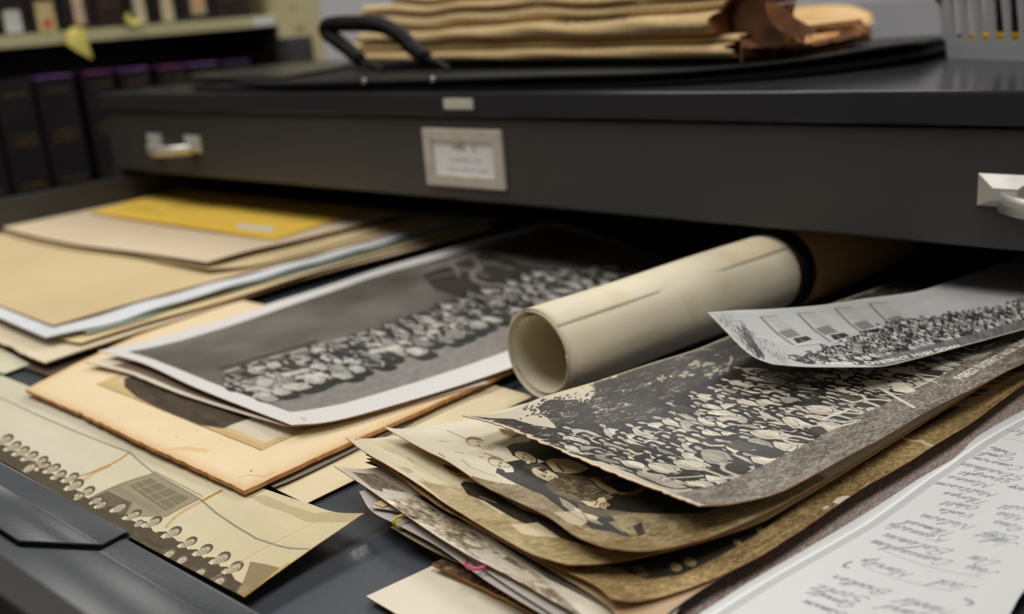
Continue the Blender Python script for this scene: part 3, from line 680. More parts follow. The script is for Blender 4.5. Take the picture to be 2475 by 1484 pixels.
n = fbm(p.w, p.h, 26, 60, 5, 31); k = np.clip((mk + (n - .5) * .8 - .35) * 3, 0, 1)[..., None]
p.a = p.a * (1 - k) + (np.array([70, 60, 48]) * (0.75 + n[..., None] * .6)) * k
for k_ in range(14): p.poly(p.q(ellpx(RNG.uniform(120, 700), RNG.uniform(960, 1150), 2.5, 1.5, 0, 7)), (150, 120, 80), .5)
p.poly(p.q(ellpx(607, 1138, 3.5, 2, 0, 8)), (120, 110, 90), .9)
p.line(p.q([(575, 1155), (600, 1148), (640, 1152), (665, 1140)]), .003, (150, 110, 60), .5, asp)
p.line(p.q([(415, 1085), (450, 1083), (500, 1090)]), .02, (214, 168, 108), .4, asp)
p.blur(1); grain(p, 2)
tag(S.build('photo_mount', [picture('mount_face', p.image('mount'), .75, .2), EDGE_TAN, paper('mount_edge', (206, 156, 104), (168, 116, 66), 90, .85)], 2.4), 'thick tan mount board with worn brown edges and a dark mounted photograph', 'mount')

# ---- two prints below the white bordered one
FT = [(620, 748, 13), (1000, 630, 11), (1330, 520, 10)]
S = Sheet([(692, 1030, 14.5), (760, 1027, 11.8), (1000, 975, 9.9), (1180, 925, 9.6)], [(1180, 925, 9.6), (760, 730, 9.4)], [(206, 876, 13.2), (330, 852, 10.8), (500, 806, 9.8), (760, 730, 9.4)],
          [(692, 1030, 14.5), (560, 992, 11.2), (430, 950, 10.6), (300, 900, 11), (206, 876, 13.2)], 60, 30, rag={'l': .5})
p = Pic(900, 500, (214, 206, 190), S); speckle(p, 6, 8, 5, 4, 3); p.poly([(0.03, .04), (1, .04), (1, .92), (.03, .92)], (120, 100, 84)); speckle(p, 16, 30, 30, 4, 9, p.X > 30)
tag(S.build('photo_print', [picture('under_print', p.image('under_print'), .5, .3), BACK_WHITE, EDGE_TAN], .45), 'bent photograph with pale edge just beneath the white bordered crowd photograph', 'photograph')

# ---- F: white bordered black and white crowd photograph
S = Sheet([(705, 1027, 17), (790, 1020, 15), (1000, 965, 13), (1232, 890, 12.4), (1480, 790, 11.2), (1760, 672, 10)], [(1760, 672, 10), (1540, 600, 10), (1335, 532, 10)], [(236, 848, 17), (330, 830, 15), (470, 790, 13), (620, 745, 13), (870, 664, 12), (1160, 578, 11), (1335, 532, 10)],
          [(705, 1027, 17), (600, 987, 14.5), (470, 935, 14.6), (340, 876, 15), (236, 848, 17)], 90, 50, rag={'t': .25, 'b': .15}, wave=lambda u, v: .35 * np.sin(u * 26) * v)
asp = aspect(S); p = Pic(1800, 1000, (222, 220, 217), S)
inner = [(702, 996), (830, 975), (1000, 925), (1225, 848), (1500, 742), (1720, 655), (1540, 600), (1330, 546), (1170, 592), (870, 680), (620, 766), (440, 822), (308, 850), (400, 880), (500, 920), (600, 958)]
p.poly(p.q(inner), (112, 107, 101))
pm = fullmask(p, inner)
n = fbm(p.w, p.h, 7, 5, 5, 21); p.a[pm] = np.array([108, 103, 97]) + ((n[pm] - .5) * 60)[:, None]
p.poly(p.q([(702, 996), (830, 975), (1225, 848), (1500, 742), (1720, 655), (1680, 640), (1430, 720), (1200, 795), (960, 870), (820, 930), (720, 965), (640, 962)]), (136, 132, 128))
gm = fullmask(p, [(702, 996), (830, 975), (1225, 848), (1720, 655), (1680, 640), (1200, 795), (820, 930), (640, 962)]); speckle(p, 14, 120, 60, 2, 6, gm)
p.poly(p.q([(1020, 665), (1170, 610), (1240, 630), (1260, 640), (1330, 655), (1200, 700), (1120, 720), (1050, 700)]), (56, 52, 48), .8)
for a, b in (((1025, 655), (1150, 612)), ((1040, 672), (1215, 628)), ((1080, 640), (1180, 668)), ((1120, 620), (1240, 650)), ((1090, 630), (1110, 668)), ((1140, 615), (1165, 655))): p.line(p.q([a, b]), .014, (150, 144, 138), .6, asp)
q_ = [(1150 + 70 * math.cos(t), 665 + 25 * math.sin(t)) for t in np.linspace(.9, 3.9, 12)]; q_ = [(x + 60, y) for x, y in q_]
p.line(p.q(q_), .02, (150, 146, 140), .7, asp)
p.line(p.q([(548, 898), (640, 868), (760, 838), (900, 800), (1000, 770)]), .016, (176, 172, 166), .9, asp)
p.line(p.q([(536, 890), (640, 862), (760, 826)]), .03, (60, 56, 52), .6, asp)
reg = [(545, 925), (560, 905), (700, 870), (860, 815), (1000, 760), (1150, 710), (1300, 660), (1450, 640), (1500, 650), (1480, 690), (1300, 752), (1150, 800), (1000, 845), (860, 900), (740, 940), (640, 958), (590, 945)]
p.poly(p.q(reg), (52, 50, 48), .85)
crowd(p, reg, .052, asp, 5, .044, 1.15, tone=(200, 197, 188), dark=(48, 46, 44))
p.poly(p.q([(560, 925), (640, 905), (700, 900), (720, 930), (650, 950), (600, 945)]), (190, 186, 176), .55)
for a, b in (((690, 905), (740, 895)), ((720, 912), (770, 905)), ((900, 850), (960, 838))): p.line(p.q([a, b]), .03, (214, 210, 200), .8, asp)
p.blur(4); grain(p, 2)
p.poly(p.q(ellpx(733, 1013, 9, 5, 20)), (206, 170, 120), .5)
tag(S.build('bordered_photo', [picture('bordered_face', p.image('bordered'), .42, .35), BACK_WHITE, EDGE_TAN], .5), 'large black and white crowd photograph with wide white border, left of the paper roll', 'photograph')

# ================================================================ the stack of folders, upper left
MAN1 = paper('manila_pink', (216, 198, 170), (208, 188, 158), 5, .8, .2)
MAN2 = paper('manila_tan', (212, 192, 150), (202, 180, 138), 5, .8, .2)
MAN3 = paper('manila_light', (224, 204, 164), (214, 194, 150), 6, .8, .2)
WHT = paper('tissue_white', (214, 218, 224), (204, 204, 204), 22, .8, .2)
GRN = paper('green_paper', (172, 186, 164), (158, 172, 150), 10, .8)
OFFW = paper('offwhite_paper', (222, 210, 184), (208, 194, 164), 12, .8)
DKB = paper('dark_board', (96, 82, 66), (74, 62, 50), 9, .85)
LL = -420
def corner_sheet(front, right, hL, hF, hR, nm, mats, th, label, cat, rag=None, wave=None, seed=1, deep=None):
    """front edge from the left to the near corner, right edge from there into the cabinet"""
    A = front[0]; B = front[-1]; C_ = right[-1]
    d = deep or (360, 462, hL)
    S = Sheet(front, right, [d, ((d[0] + C_[0]) / 2, (d[1] + C_[1]) / 2 - 4, (hL + hR) / 2), C_], [A, ((A[0] + d[0]) / 2, (A[1] + d[1]) / 2, hL), d], 70, 40, rag=rag, wave=wave, ragseed=seed)
    return tag(S.build(nm, mats, th), label, cat)
corner_sheet([(-330, 740, 2), (-100, 836, 2), (118, 908, 3)], [(118, 908, 3), (300, 830, 4), (700, 690, 5), (1250, 545, 5)], 3, 3, 5, 'folder', [DKB, DKB, DKB], 1.2, 'dark brown board at the very bottom of the folder stack', 'folder')
corner_sheet([(-260, 712, 9), (0, 830, 9), (60, 858, 9.5), (108, 877, 10)], [(108, 877, 10), (235, 836, 10), (420, 775, 10), (700, 684, 10), (1200, 548, 10)], 9, 10, 10, 'paper_sheet', [OFFW, BACK_CREAM, EDGE_TAN], 1.2,
             'off-white sheet with torn corner near the bottom of the folder stack', 'paper', rag={'b': 1.6, 'r': .7}, seed=5, wave=lambda u, v: .5 * np.sin(v * 14) * u)
corner_sheet([(-260, 668, 13), (0, 770, 13), (150, 820, 13), (195, 829, 13.2)], [(195, 829, 13.2), (400, 766, 13.2), (640, 695, 13.2), (820, 640, 13.2), (1210, 528, 12.6)], 12.6, 13.2, 12.6, 'folder', [MAN3, MAN3, EDGE_TAN], 1.0,
             'thin tan folder between green paper and torn sheet in the stack', 'folder', rag={'r': .4}, seed=6, wave=lambda u, v: .6 * np.sin(v * 17) * u)
corner_sheet([(-260, 655, 15), (0, 752, 15), (212, 806, 15.5)], [(212, 806, 15.5), (330, 775, 15.5), (450, 728, 16), (700, 664, 15.6), (1150, 532, 15)], 15.5, 15.5, 15, 'green_sheet', [GRN, GRN, GRN], .7,
             'pale green paper showing along the folder stack edge', 'paper', rag={'r': .3}, seed=7, wave=lambda u, v: .5 * np.sin(v * 19 + 1) * u)
corner_sheet([(-260, 642, 18), (0, 768, 18), (55, 792, 18), (112, 816, 18)], [(112, 816, 18), (250, 786, 18), (445, 725, 19), (655, 664, 19), (868, 604, 19), (1100, 534, 18)], 18, 18, 18, 'tissue_sheet', [WHT, WHT, WHT], .6,
             'bluish white sheet directly under the wide tan folder', 'paper', rag={'r': 1.1}, seed=8, wave=lambda u, v: .5 * np.sin(v * 40) * u)
corner_sheet([(-300, 610, 20), (0, 737, 20), (128, 786, 20.5)], [(128, 786, 20.5), (330, 728, 21), (600, 657, 21), (850, 590, 21), (1080, 528, 20)], 20, 21, 20, 'wide_folder', [MAN2, MAN2, EDGE_TAN], .9,
             'wide flat tan folder under the curved pinkish folder', 'folder', seed=9)
corner_sheet([(-40, 544, 23), (60, 576, 22.5), (180, 603, 22), (305, 617, 22.5), (400, 633, 24), (503, 650, 26)], [(503, 650, 26), (600, 643, 24), (700, 622, 23), (820, 588, 22.5), (960, 545, 22)], 23, 25, 22, 'folder', [MAN2, MAN2, EDGE_BROWN], .6,
             'lower leaf of the curved folder, its rim curling above the wide tan one', 'folder', rag={'b': .3}, seed=10, deep=(400, 462, 23))
corner_sheet([(-30, 538, 27), (60, 565, 26.5), (180, 590, 26.5), (305, 606, 27), (400, 619, 28.5), (500, 634, 31)], [(500, 634, 31), (600, 606, 29), (700, 584, 28), (850, 548, 27), (980, 516, 26)], 27, 29, 26, 'curved_folder', [MAN1, MAN2, EDGE_BROWN], .5,
             'pinkish manila folder curling upward, the yellow envelope lies on it', 'folder', seed=11, deep=(372, 460, 27))
S = Sheet([(216, 513, 28.5), (430, 545, 28.6), (664, 579, 29)], [(664, 579, 29), (770, 545, 28.5), (900, 505, 28)], [(425, 455, 29), (640, 478, 28.5), (900, 505, 28)], [(216, 513, 28.5), (320, 485, 28.7), (425, 455, 29)], 40, 30)
asp = aspect(S); p = Pic(1000, 560, (232, 192, 78), S); speckle(p, 6, 6, 5, 4, 12)
c = p.q([(568, 548), (578, 541), (663, 551), (655, 561)]); p.poly(c, (206, 206, 206))
edge_fade(p, (214, 168, 58), .025, .5)
a = np.array(p.q([(285, 505), (385, 518)])); write(p, 'DO NOT BEND', a[0], (a[1] - a[0]) / 13, (.012, .06), .013, (150, 124, 40), .55, asp=asp)
write(p, 'PLEASE', a[0] + [.0, .10], (a[1] - a[0]) / 13, (.012, .06), .013, (150, 124, 40), .55, asp=asp)
a = np.array(p.q([(578, 553), (655, 560)]))
p.blur(2)
tag(S.build('yellow_envelope', [picture('envelope_face', p.image('envelope'), .7, .3), paper('envelope_back', (218, 176, 76)), paper('envelope_edge', (206, 160, 70))], 1.0), 'yellow envelope with small white label on top of the folder stack', 'envelope')
# loose corners at the far left
PALE = paper('pale_sheet', (206, 204, 178), (194, 190, 162), 8)
S = Sheet([(-260, 800, 3.2), (-60, 880, 3.2), (10, 903, 3.3)], [(10, 903, 3.3), (72, 880, 3.4)], [(-260, 740, 3.2), (-80, 800, 3.2), (72, 880, 3.4)], [(-260, 800, 3.2), (-260, 740, 3.2)], 16, 8)
tag(S.build('paper_scrap', [PALE, PALE, EDGE_TAN], .5), 'greenish cream sheet corner at the left, below the folder stack', 'paper')

# ================================================================ the rolled print
ra, rb = P(1301, 858, 33), P(1868, 655, 33); ax = _n(rb - ra); side = _n(np.cross(ax, [0, 0, 1])); upv = np.cross(side, ax)
RR = 0.0283
def roll_mesh(name, r0, turns, a0, L0, L1, pitch, mats, parent=None, nl=40, off=0.0, ovf=None, rag=0.0, extra=None):
    n = int(72 * turns); V, F = [], []; th = .00028
    rgg = np.random.default_rng(3)
    for k in range(n + 1):
        a = a0 + k / n * turns * 2 * math.pi; r = r0 - pitch * (k / n * turns)
        jit = rag * rgg.normal() * .4
        for j in range(nl + 1):
            t = L0 + (L1 - L0) * j / nl + (jit if j == 0 else 0) + off * (k / n)
            rr = r + (extra(k / n, j / nl) if extra else 0)
            d = side * math.cos(a) + upv * math.sin(a) * (ovf or 1)
            V.append(ra + ax * t + d * rr)
    N = len(V)
    for k in range(n + 1):
        a = a0 + k / n * turns * 2 * math.pi; d = side * math.cos(a) + upv * math.sin(a)
        for j in range(nl + 1): V.append(V[k * (nl + 1) + j] - d * th)
    W = nl + 1
    for k in range(n):
        for j in range(nl):
            q = (k * W + j, k * W + j + 1, (k + 1) * W + j + 1, (k + 1) * W + j); F.append(q); F.append(tuple(i + N for i in q[::-1]))
        F.append((k * W, (k + 1) * W, (k + 1) * W + N, k * W + N)); F.append((k * W + nl, k * W + nl + N, (k + 1) * W + nl + N, (k + 1) * W + nl))
    for j in range(nl):
        F.append((j, j + N, j + 1 + N, j + 1)); F.append((n * W + j, n * W + j + 1, n * W + j + 1 + N, n * W + j + N))
    me = bpy.data.meshes.new(name); me.from_pydata([tuple(v) for v in V], [], F); uvl = me.uv_layers.new(name='UVMap')
    UV = np.array([(j / nl, k / n) for k in range(n + 1) for j in range(W)] * 2, np.float32); li = np.zeros(len(me.loops), np.int32); me.loops.foreach_get('vertex_index', li)
    uvl.data.foreach_set('uv', UV[li].ravel()); me.update()
    o = link_mesh(name, me, mats, parent); me.shade_auto_smooth(angle=.7) if hasattr(me, 'shade_auto_smooth') else me.shade_smooth()
    return o
LR = np.linalg.norm(rb - ra)
roll = empty('rolled_print', ra - upv * RR, 'cream rolled-up print with several turns, held by a black band', 'paper roll')
p = Pic(1200, 1300, (226, 216, 190)); speckle(p, 8, 5, 6, 5, 40); n = fbm(p.w, p.h, 7, 9, 5, 41)
st = np.clip((n - .62) * 6, 0, 1)[..., None] * .35; p.a = p.a * (1 - st) + np.array([206, 176, 122]) * st
p.line([(0.0, .985), (.3, .982), (.6, .984), (1, .98)], .008, (196, 164, 112), .4, 1)
p.blur(1); rollim = p.image('roll')
ROLLM = picture('roll_face', rollim, .6, .3)
a0 = math.radians(48)
roll_mesh('rolled_sheet', RR, 2.9, a0, 0, LR - .002, .0006, [ROLLM], roll, 36, off=-.0015, extra=lambda u, v: -.00052 * math.exp(-u * 80) + .0003 * math.sin(v * 9 + u * 30) * (u < .3))
roll_mesh('inner_wrap', RR - .0024, 1.05, a0 + 2.6, .0008, LR - .01, .0003, [ROLLM], roll, 20)
roll_mesh('inner_wrap', RR - .0040, 1.1, a0 + 1.2, .0012, LR - .01, .0006, [ROLLM], roll, 20)
# tissue flap lying over the far half of the roll
p = Pic(500, 400, (214, 206, 184)); speckle(p, 8, 5, 6, 4, 44)
# black band and the wider brown tube behind it
def ring(name, r, t0, t1, m, th, par, seg=64, cap=False):
    mb = MB(); b = mb.b; R = []
    for (rr, t) in ((r, t0), (r, t1), (r - th, t1), (r - th, t0)):
        R.append([b.verts.new(ra + ax * t + (side * math.cos(k * 2 * math.pi / seg) + upv * math.sin(k * 2 * math.pi / seg)) * rr) for k in range(seg)])
    for i in range(4):
        for k in range(seg): b.faces.new((R[i][k], R[i][(k + 1) % seg], R[(i + 1) % 4][(k + 1) % seg], R[(i + 1) % 4][k]))
    return mb.build(name, m, par, True)
ring('black_band', RR + .0016, LR - .006, LR + .012, [paper('black_band', (16, 15, 15), None, 9, .5)], .002, roll)
tube = ring('card_tube', RR + .0026, LR + .010, LR + .26, [paper('kraft_tube', (178, 140, 84), (160, 122, 68), 12, .7)], .0022, None)
tag(tube, 'brown cardboard tube in the dark behind the black band of the roll', 'tube')

# ================================================================ the pile of photographs on the right
EDGE_O = paper('edge_orange', (196, 140, 84), (150, 92, 48), 80, .8)
EDGE_W = paper('edge_white', (216, 208, 190), (190, 176, 150), 80, .8)
# P: cream card at the bottom edge of the frame
S = Sheet([(1180, 1640, 3.2), (1000, 1510, 3.2), (885, 1441, 4)], [(885, 1441, 4), (1040, 1369, 3.4), (1300, 1240, 3.2)], [(1700, 1380, 3.2), (1300, 1240, 3.2)], [(1180, 1640, 3.2), (1700, 1380, 3.2)], 24, 24)
tag(S.build('cream_card', [paper('card_cream', (226, 218, 200), (218, 208, 188), 5, .7), BACK_CREAM, EDGE_O], .7), 'blank cream card at the bottom of the right pile, lying on the drawer floor', 'card')
# O: dark brown textured print
S = Sheet([(1500, 1600, 6), (1290, 1484, 6), (1150, 1412, 6.5), (1042, 1362, 7.5)], [(1042, 1362, 7.5), (1130, 1325, 6.5), (1400, 1200, 6)], [(1800, 1380, 6), (1400, 1200, 6)], [(1500, 1600, 6), (1800, 1380, 6)], 40, 30, rag={'b': .3})
p = Pic(700, 500, (116, 96, 70), S); n = fbm(p.w, p.h, 60, 40, 4, 3); p.a[:] = np.array([104, 86, 62]) + ((n - .5) * 150)[..., None]
tag(S.build('photo_print', [picture('o_face', p.image('brown_print'), .5, .3), BACK_CREAM, EDGE_O], 1.2), 'dark brown mottled print with orange edge lying on the blank cream card', 'photograph')
# small grey print held by the yellow clip
S = Sheet([(1420, 1520, 9), (1180, 1395, 9), (1032, 1324, 9.5), (944, 1274, 11)], [(944, 1274, 11), (980, 1262, 10), (1250, 1130, 9)], [(1700, 1300, 9), (1250, 1130, 9)], [(1420, 1520, 9), (1700, 1300, 9)], 30, 20)
tag(S.build('photo_print', [paper('taupe_print', (150, 142, 118), (118, 110, 92), 30, .5), BACK_CREAM, EDGE_BROWN], .4), 'small taupe print under the tracing paper by the yellow clip', 'photograph')
# tracing paper, two leaves
TRC = paper('tracing', (212, 204, 198), (204, 194, 188), 6, .55, .3, .05, trans=.25)
S = Sheet([(1440, 1560, 12.5), (1320, 1490, 12.5), (1180, 1406, 12.5), (1060, 1322, 12.5), (960, 1268, 13), (898, 1235, 13.5), (868, 1188, 15.5)], [(868, 1188, 15.5), (930, 1170, 14), (1250, 1060, 13)], [(1800, 1300, 12), (1250, 1060, 13)], [(1440, 1560, 12.5), (1800, 1300, 12)], 50, 24)
tag(S.build('tracing_sheet', [TRC], .25), 'translucent white tracing sheet, lower leaf under the clipped photographs', 'paper')
S = Sheet([(1440, 1548, 14.2), (1330, 1480, 14.2), (1190, 1390, 14.2), (1070, 1300, 14.2), (975, 1240, 14.5), (895, 1226, 15)], [(895, 1226, 15), (960, 1195, 15), (1250, 1080, 14.5)], [(1800, 1290, 14), (1250, 1080, 14.5)], [(1440, 1548, 14.2), (1800, 1290, 14)], 50, 24)
tag(S.build('tracing_sheet', [TRC], .25), 'translucent white tracing sheet, upper leaf with a strip of tape', 'paper')
tp = [P(903, 1217, 15.5), P(925, 1226, 15.3), P(948, 1216, 15.3), P(926, 1206, 15.5)]
TS = bpy.data.objects['tracing_sheet.001']
Sheet([tp[0], tp[1]], [tp[1], tp[2]], [tp[3], tp[2]], [tp[0], tp[3]], 6, 4, raw=True).build('tape', [paper('tape_tan', (206, 180, 138), None, 9, .5)], .08, TS)['label'] = 'small strip of tan tape'
# R: mottled purple board
S = Sheet([(1240, 1700, 10), (1500, 1700, 11), (1980, 1700, 11)], [(1980, 1700, 11), (2330, 1240, 12), (2760, 820, 12)], [(2300, 780, 11), (2760, 820, 12)], [(1240, 1700, 10), (1900, 1150, 10), (2300, 780, 11)], 60, 60)
asp = aspect(S); p = Pic(1500, 1500, (150, 128, 124), S); rr = np.random.default_rng(9)
n1 = fbm(p.w, p.h, 300, 300, 2, 51); n2 = fbm(p.w, p.h, 260, 260, 2, 52)
p.a[:] = np.array([158, 142, 136]); p.a += ((n1 - .5) * 130)[..., None] * np.array([1, .9, .8]); p.a += ((n2 - .5) * 80)[..., None] * np.array([.4, -.1, -.7])
tag(S.build('mottled_board', [picture('mottle_face', p.image('mottle'), .85, .15)], 1.2), 'mottled purple board showing as a strip beside the plastic sleeve', 'board')

def print_sheet(front, right, top, hidden, res, base, seed):
    pass
SEP = (196, 180, 144)
def ground(p, poly, col, amp, seed=1, sc=140):
    m = soft(fullmask(p, poly), 12)[..., None]; n = (fbm(p.w, p.h, sc, sc, 3, seed) - .5)[..., None] + (fbm(p.w, p.h, 12, 12, 4, seed + 1) - .5)[..., None] * .8
    p.a = p.a * (1 - m) + (np.array(col, float) + n * amp) * m

# L: lowest textured print whose white edge runs to the bottom of the frame
S = Sheet([(1560, 1600, 17), (1391, 1484, 17), (1320, 1443, 17), (1230, 1392, 17), (1140, 1346, 17.5), (1050, 1292, 17.5), (981, 1245, 17.5), (888, 1180, 18), (807, 1126, 19.6)], [(807, 1126, 19.6), (880, 1133, 18.3), (1000, 1110, 17.5), (1300, 1010, 17)],
          [(1760, 1280, 16.5), (1300, 1010, 17)], [(1560, 1600, 17), (1760, 1280, 16.5)], 80, 36, rag={'b': .15})
p = Pic(1400, 700, (212, 202, 184), S); asp = aspect(S)
ground(p, [(850, 1140), (905, 1145), (985, 1190), (960, 1200), (900, 1180)], (132, 122, 104), 90, 5)
ground(p, [(925, 1210), (1000, 1200), (1150, 1290), (1300, 1390), (1420, 1500), (1350, 1470), (1200, 1375), (1050, 1285)], (168, 156, 134), 190, 8, 60)
ground(p, [(1000, 1195), (1100, 1215), (1250, 1300), (1500, 1470), (1330, 1400), (1190, 1290), (1080, 1245)], (70, 62, 52), 60, 9, 60)
p.poly(p.q([(1130, 1325), (1180, 1330), (1250, 1370), (1300, 1400), (1270, 1405), (1190, 1370)]), (206, 196, 178), .8)
p.poly(p.q([(925, 1180), (985, 1190), (970, 1205), (925, 1200)]), (220, 212, 196))
p.blur(1); grain(p, 3)
tag(S.build('photo_print', [picture('l_face', p.image('lower_print'), .4, .35), BACK_WHITE, EDGE_O], .45), 'lowest large print of the right pile, its light textured picture above the paper clips', 'photograph')
# thin ones between
THIN = [([(1540, 1600, 18.3), (1485, 1484, 18.3), (1300, 1376, 18.3), (1150, 1275, 18.6), (1020, 1195, 19), (940, 1140, 19.8), (882, 1117, 20.8)], [(1540, 1600, 18.3), (1700, 1280, 17.8)], 18.3, 'dark bent print directly above the textured one, seen as a dark sliver', paper('dark_print', (88, 76, 60), (60, 50, 40), 20, .45)),
        ([(1530, 1570, 19.2), (1480, 1475, 19.1), (1330, 1376, 19.1), (1180, 1290, 19.3), (1040, 1205, 19.9), (950, 1142, 20.6), (885, 1108, 22.4)], [(1530, 1570, 19.2), (1612, 1484, 19), (1778, 1372, 18.8), (1990, 1240, 18.6)], 19.2, 'thin tan print between the dark sliver and the brown panorama', paper('mid_print', (168, 132, 100), (196, 172, 138), 8, .45))]
for lft, bot, h, lab, mt in THIN:
    c_ = bot[-1]
    S = Sheet(bot, [c_, (1330, 985, h - .5)], [lft[-1], (990, 1100, h + .6), (1330, 985, h - .5)], lft, 60, 40)
    tag(S.build('photo_print', [mt, BACK_CREAM, EDGE_W], .22), lab, 'photograph')

# Q: brown print with the feet, a white chip and the crack; runs along the right
S = Sheet([(1478, 1447, 25), (1530, 1453, 22.5), (1600, 1441, 21), (1720, 1400, 20.5), (1860, 1330, 20.5), (1970, 1258, 20.5), (2085, 1180, 21), (2190, 1120, 20.5), (2255, 1078, 21.5), (2350, 1020, 20.5), (2420, 968, 20.5), (2475, 928, 20.5), (2700, 780, 20.5)],
          [(2700, 780, 20.5), (2050, 830, 20.5), (1500, 920, 20)], [(884, 1098, 25.5), (1100, 1040, 22), (1500, 920, 20)],
          [(1478, 1447, 25), (1440, 1414, 23.5), (1355, 1374, 22.5), (1240, 1318, 22.5), (1132, 1259, 22.5), (1068, 1227, 22.5), (985, 1166, 22.8), (924, 1119, 24), (884, 1098, 25.5)], 120, 50, rag={'b': .25})
asp = aspect(S); p = Pic(1800, 900, (168, 146, 104), S)
n = fbm(p.w, p.h, 260, 200, 3, 61); n2 = fbm(p.w, p.h, 14, 8, 5, 62); p.a[:] = np.array([150, 126, 84]) + ((n - .5) * 120 + (n2 - .5) * 70)[..., None] * np.array([1, .95, .75])
mk = soft(fullmask(p, [(1300, 1300), (1400, 1340), (1560, 1400), (1640, 1390), (1760, 1335), (1900, 1240), (2000, 1170), (2200, 1050), (2500, 880), (1700, 900)]), 40)
U_ = p.Y / p.h; k = np.clip((mk + (n2 - .5) * .9 - .4) * 2.4, 0, 1)[..., None]
p.a = p.a * (1 - k) + np.array([52, 46, 38]) * k
for x, y, a, b_ in ((1634, 1370, 15, 11), (1668, 1358, 17, 10), (1840, 1282, 14, 8), (1868, 1280, 16, 9), (1940, 1235, 16, 8), (1782, 1310, 12, 7)): p.poly(p.q(ellpx(x, y, a, b_, 20)), (170, 150, 108), .85)
for a, b in (((1495, 1375), (1520, 1395)), ((1540, 1370), (1556, 1392))): p.line(p.q([a, b]), .014, (150, 132, 96), .6, asp)
p.poly(p.q([(2012, 1214), (2020, 1205), (2036, 1199), (2052, 1198), (2060, 1204), (2050, 1212), (2030, 1219)]), (232, 222, 202)); p.poly(p.q([(1985, 1228), (2000, 1221), (2006, 1226), (1992, 1232)]), (226, 214, 192))
p.line(p.q([(2180, 1058), (2205, 1066), (2225, 1065), (2245, 1076), (2258, 1078)]), .010, (216, 198, 160), .9, asp)
for a, b in (((1930, 1270), (1880, 1295)), ((2085, 1180), (2100, 1165)), ((1800, 1345), (1850, 1318))): p.line(p.q([a, b]), .005, (206, 190, 156), .6, asp)
a, b = p.q([(2347, 982)])[0], p.q([(2475, 902)])[0]
o_ = write(p, 'WALLWOOD', np.array(a) + [0, .0], (np.array(b) - a) / 9.5, (.0, .052), .010, (190, 160, 108), .8, asp=asp, gap=.22)
p.line([np.array(a) + [.004, -.028], np.array(b) + [.06, -.03]], .007, (186, 156, 104), .8, asp)
p.blur(1)
QO = tag(S.build('photo_print', [picture('q_face', p.image('brown_panorama'), .5, .3), BACK_CREAM, EDGE_O], .4), 'brown cracked panorama with a white chip near its edge, below the picnic photograph', 'photograph')

# K: family print with the man's face at the far left
S = Sheet([(1372, 1364, 27), (1463, 1360, 25), (1580, 1338, 24), (1700, 1306, 24), (1830, 1262, 24), (1930, 1206, 24), (2600, 780, 23)], [(2600, 790, 23.3), (1500, 910, 22.8)],
          [(835, 1057, 31), (880, 1060, 28), (930, 1056, 26), (1100, 1020, 25), (1500, 910, 22.8)],
          [(1372, 1364, 27), (1330, 1353, 26.3), (1284, 1337, 25.5), (1212, 1299, 25.5), (1140, 1256, 25.5), (1075, 1216, 25.5), (1025, 1180, 26), (981, 1151, 26.5), (935, 1123, 27.5), (881, 1092, 29), (835, 1057, 31)], 90, 60, rag={'l': .15})
asp = aspect(S); p = Pic(1600, 1100, (214, 202, 172), S); speckle(p, 9, 8, 8, 5, 70)
ground(p, [(1010, 1160), (1120, 1180), (1250, 1270), (1420, 1350), (1600, 1320), (1500, 1400), (1300, 1350), (1120, 1250)], (176, 158, 118), 60, 71)
ground(p, [(1130, 1250), (1280, 1320), (1380, 1368), (1600, 1330), (1480, 1290), (1330, 1285), (1220, 1240)], (158, 140, 98), 90, 73)
p.poly(p.q([(1113, 1170), (1122, 1163), (1150, 1168), (1190, 1185), (1260, 1230), (1420, 1280), (1560, 1320), (1480, 1330), (1340, 1296), (1240, 1252), (1170, 1210), (1130, 1195)]), (52, 46, 38))
p.poly(p.q([(1235, 1268), (1300, 1262), (1355, 1300), (1310, 1296), (1260, 1290)]), (218, 204, 170), .8)
p.poly(p.q(ellpx(1108, 1142, 30, 11, 22)), (176, 140, 88)); p.poly(p.q(ellpx(1092, 1133, 24, 5, 24)), (74, 60, 44)); p.line(p.q([(1105, 1148), (1120, 1150)]), .01, (96, 74, 52), .8, asp); p.line(p.q([(1118, 1140), (1132, 1146)]), .01, (96, 74, 52), .8, asp)
for a, b in (((1000, 1128), (1050, 1155)), ((1015, 1155), (1060, 1180)), ((930, 1085), (955, 1095)), ((1160, 1200), (1200, 1215)), ((985, 1105), (1000, 1118))): p.line(p.q([a, b]), .005, (170, 154, 120), .8, asp)
p.line(p.q([(845, 1062), (905, 1075), (990, 1120), (1060, 1162), (1115, 1180)]), .004, (228, 218, 192), .9, asp); p.line(p.q([(1010, 1166), (1090, 1172), (1130, 1180)]), .003, (150, 134, 104), .8, asp)
p.poly(p.q([(962, 1128), (985, 1130), (1002, 1141), (985, 1144)]), (186, 170, 138)); p.poly(p.q(ellpx(862, 1062, 4, 2, 0, 7)), (196, 120, 50))
p.blur(1); grain(p, 2.5)
tag(S.build('photo_print', [picture('k_face', p.image('family_print_b'), .36, .4), BACK_CREAM, EDGE_O], .4), 'curled sepia print with dark trousers shape, second below the torn-edged picnic photograph', 'photograph')

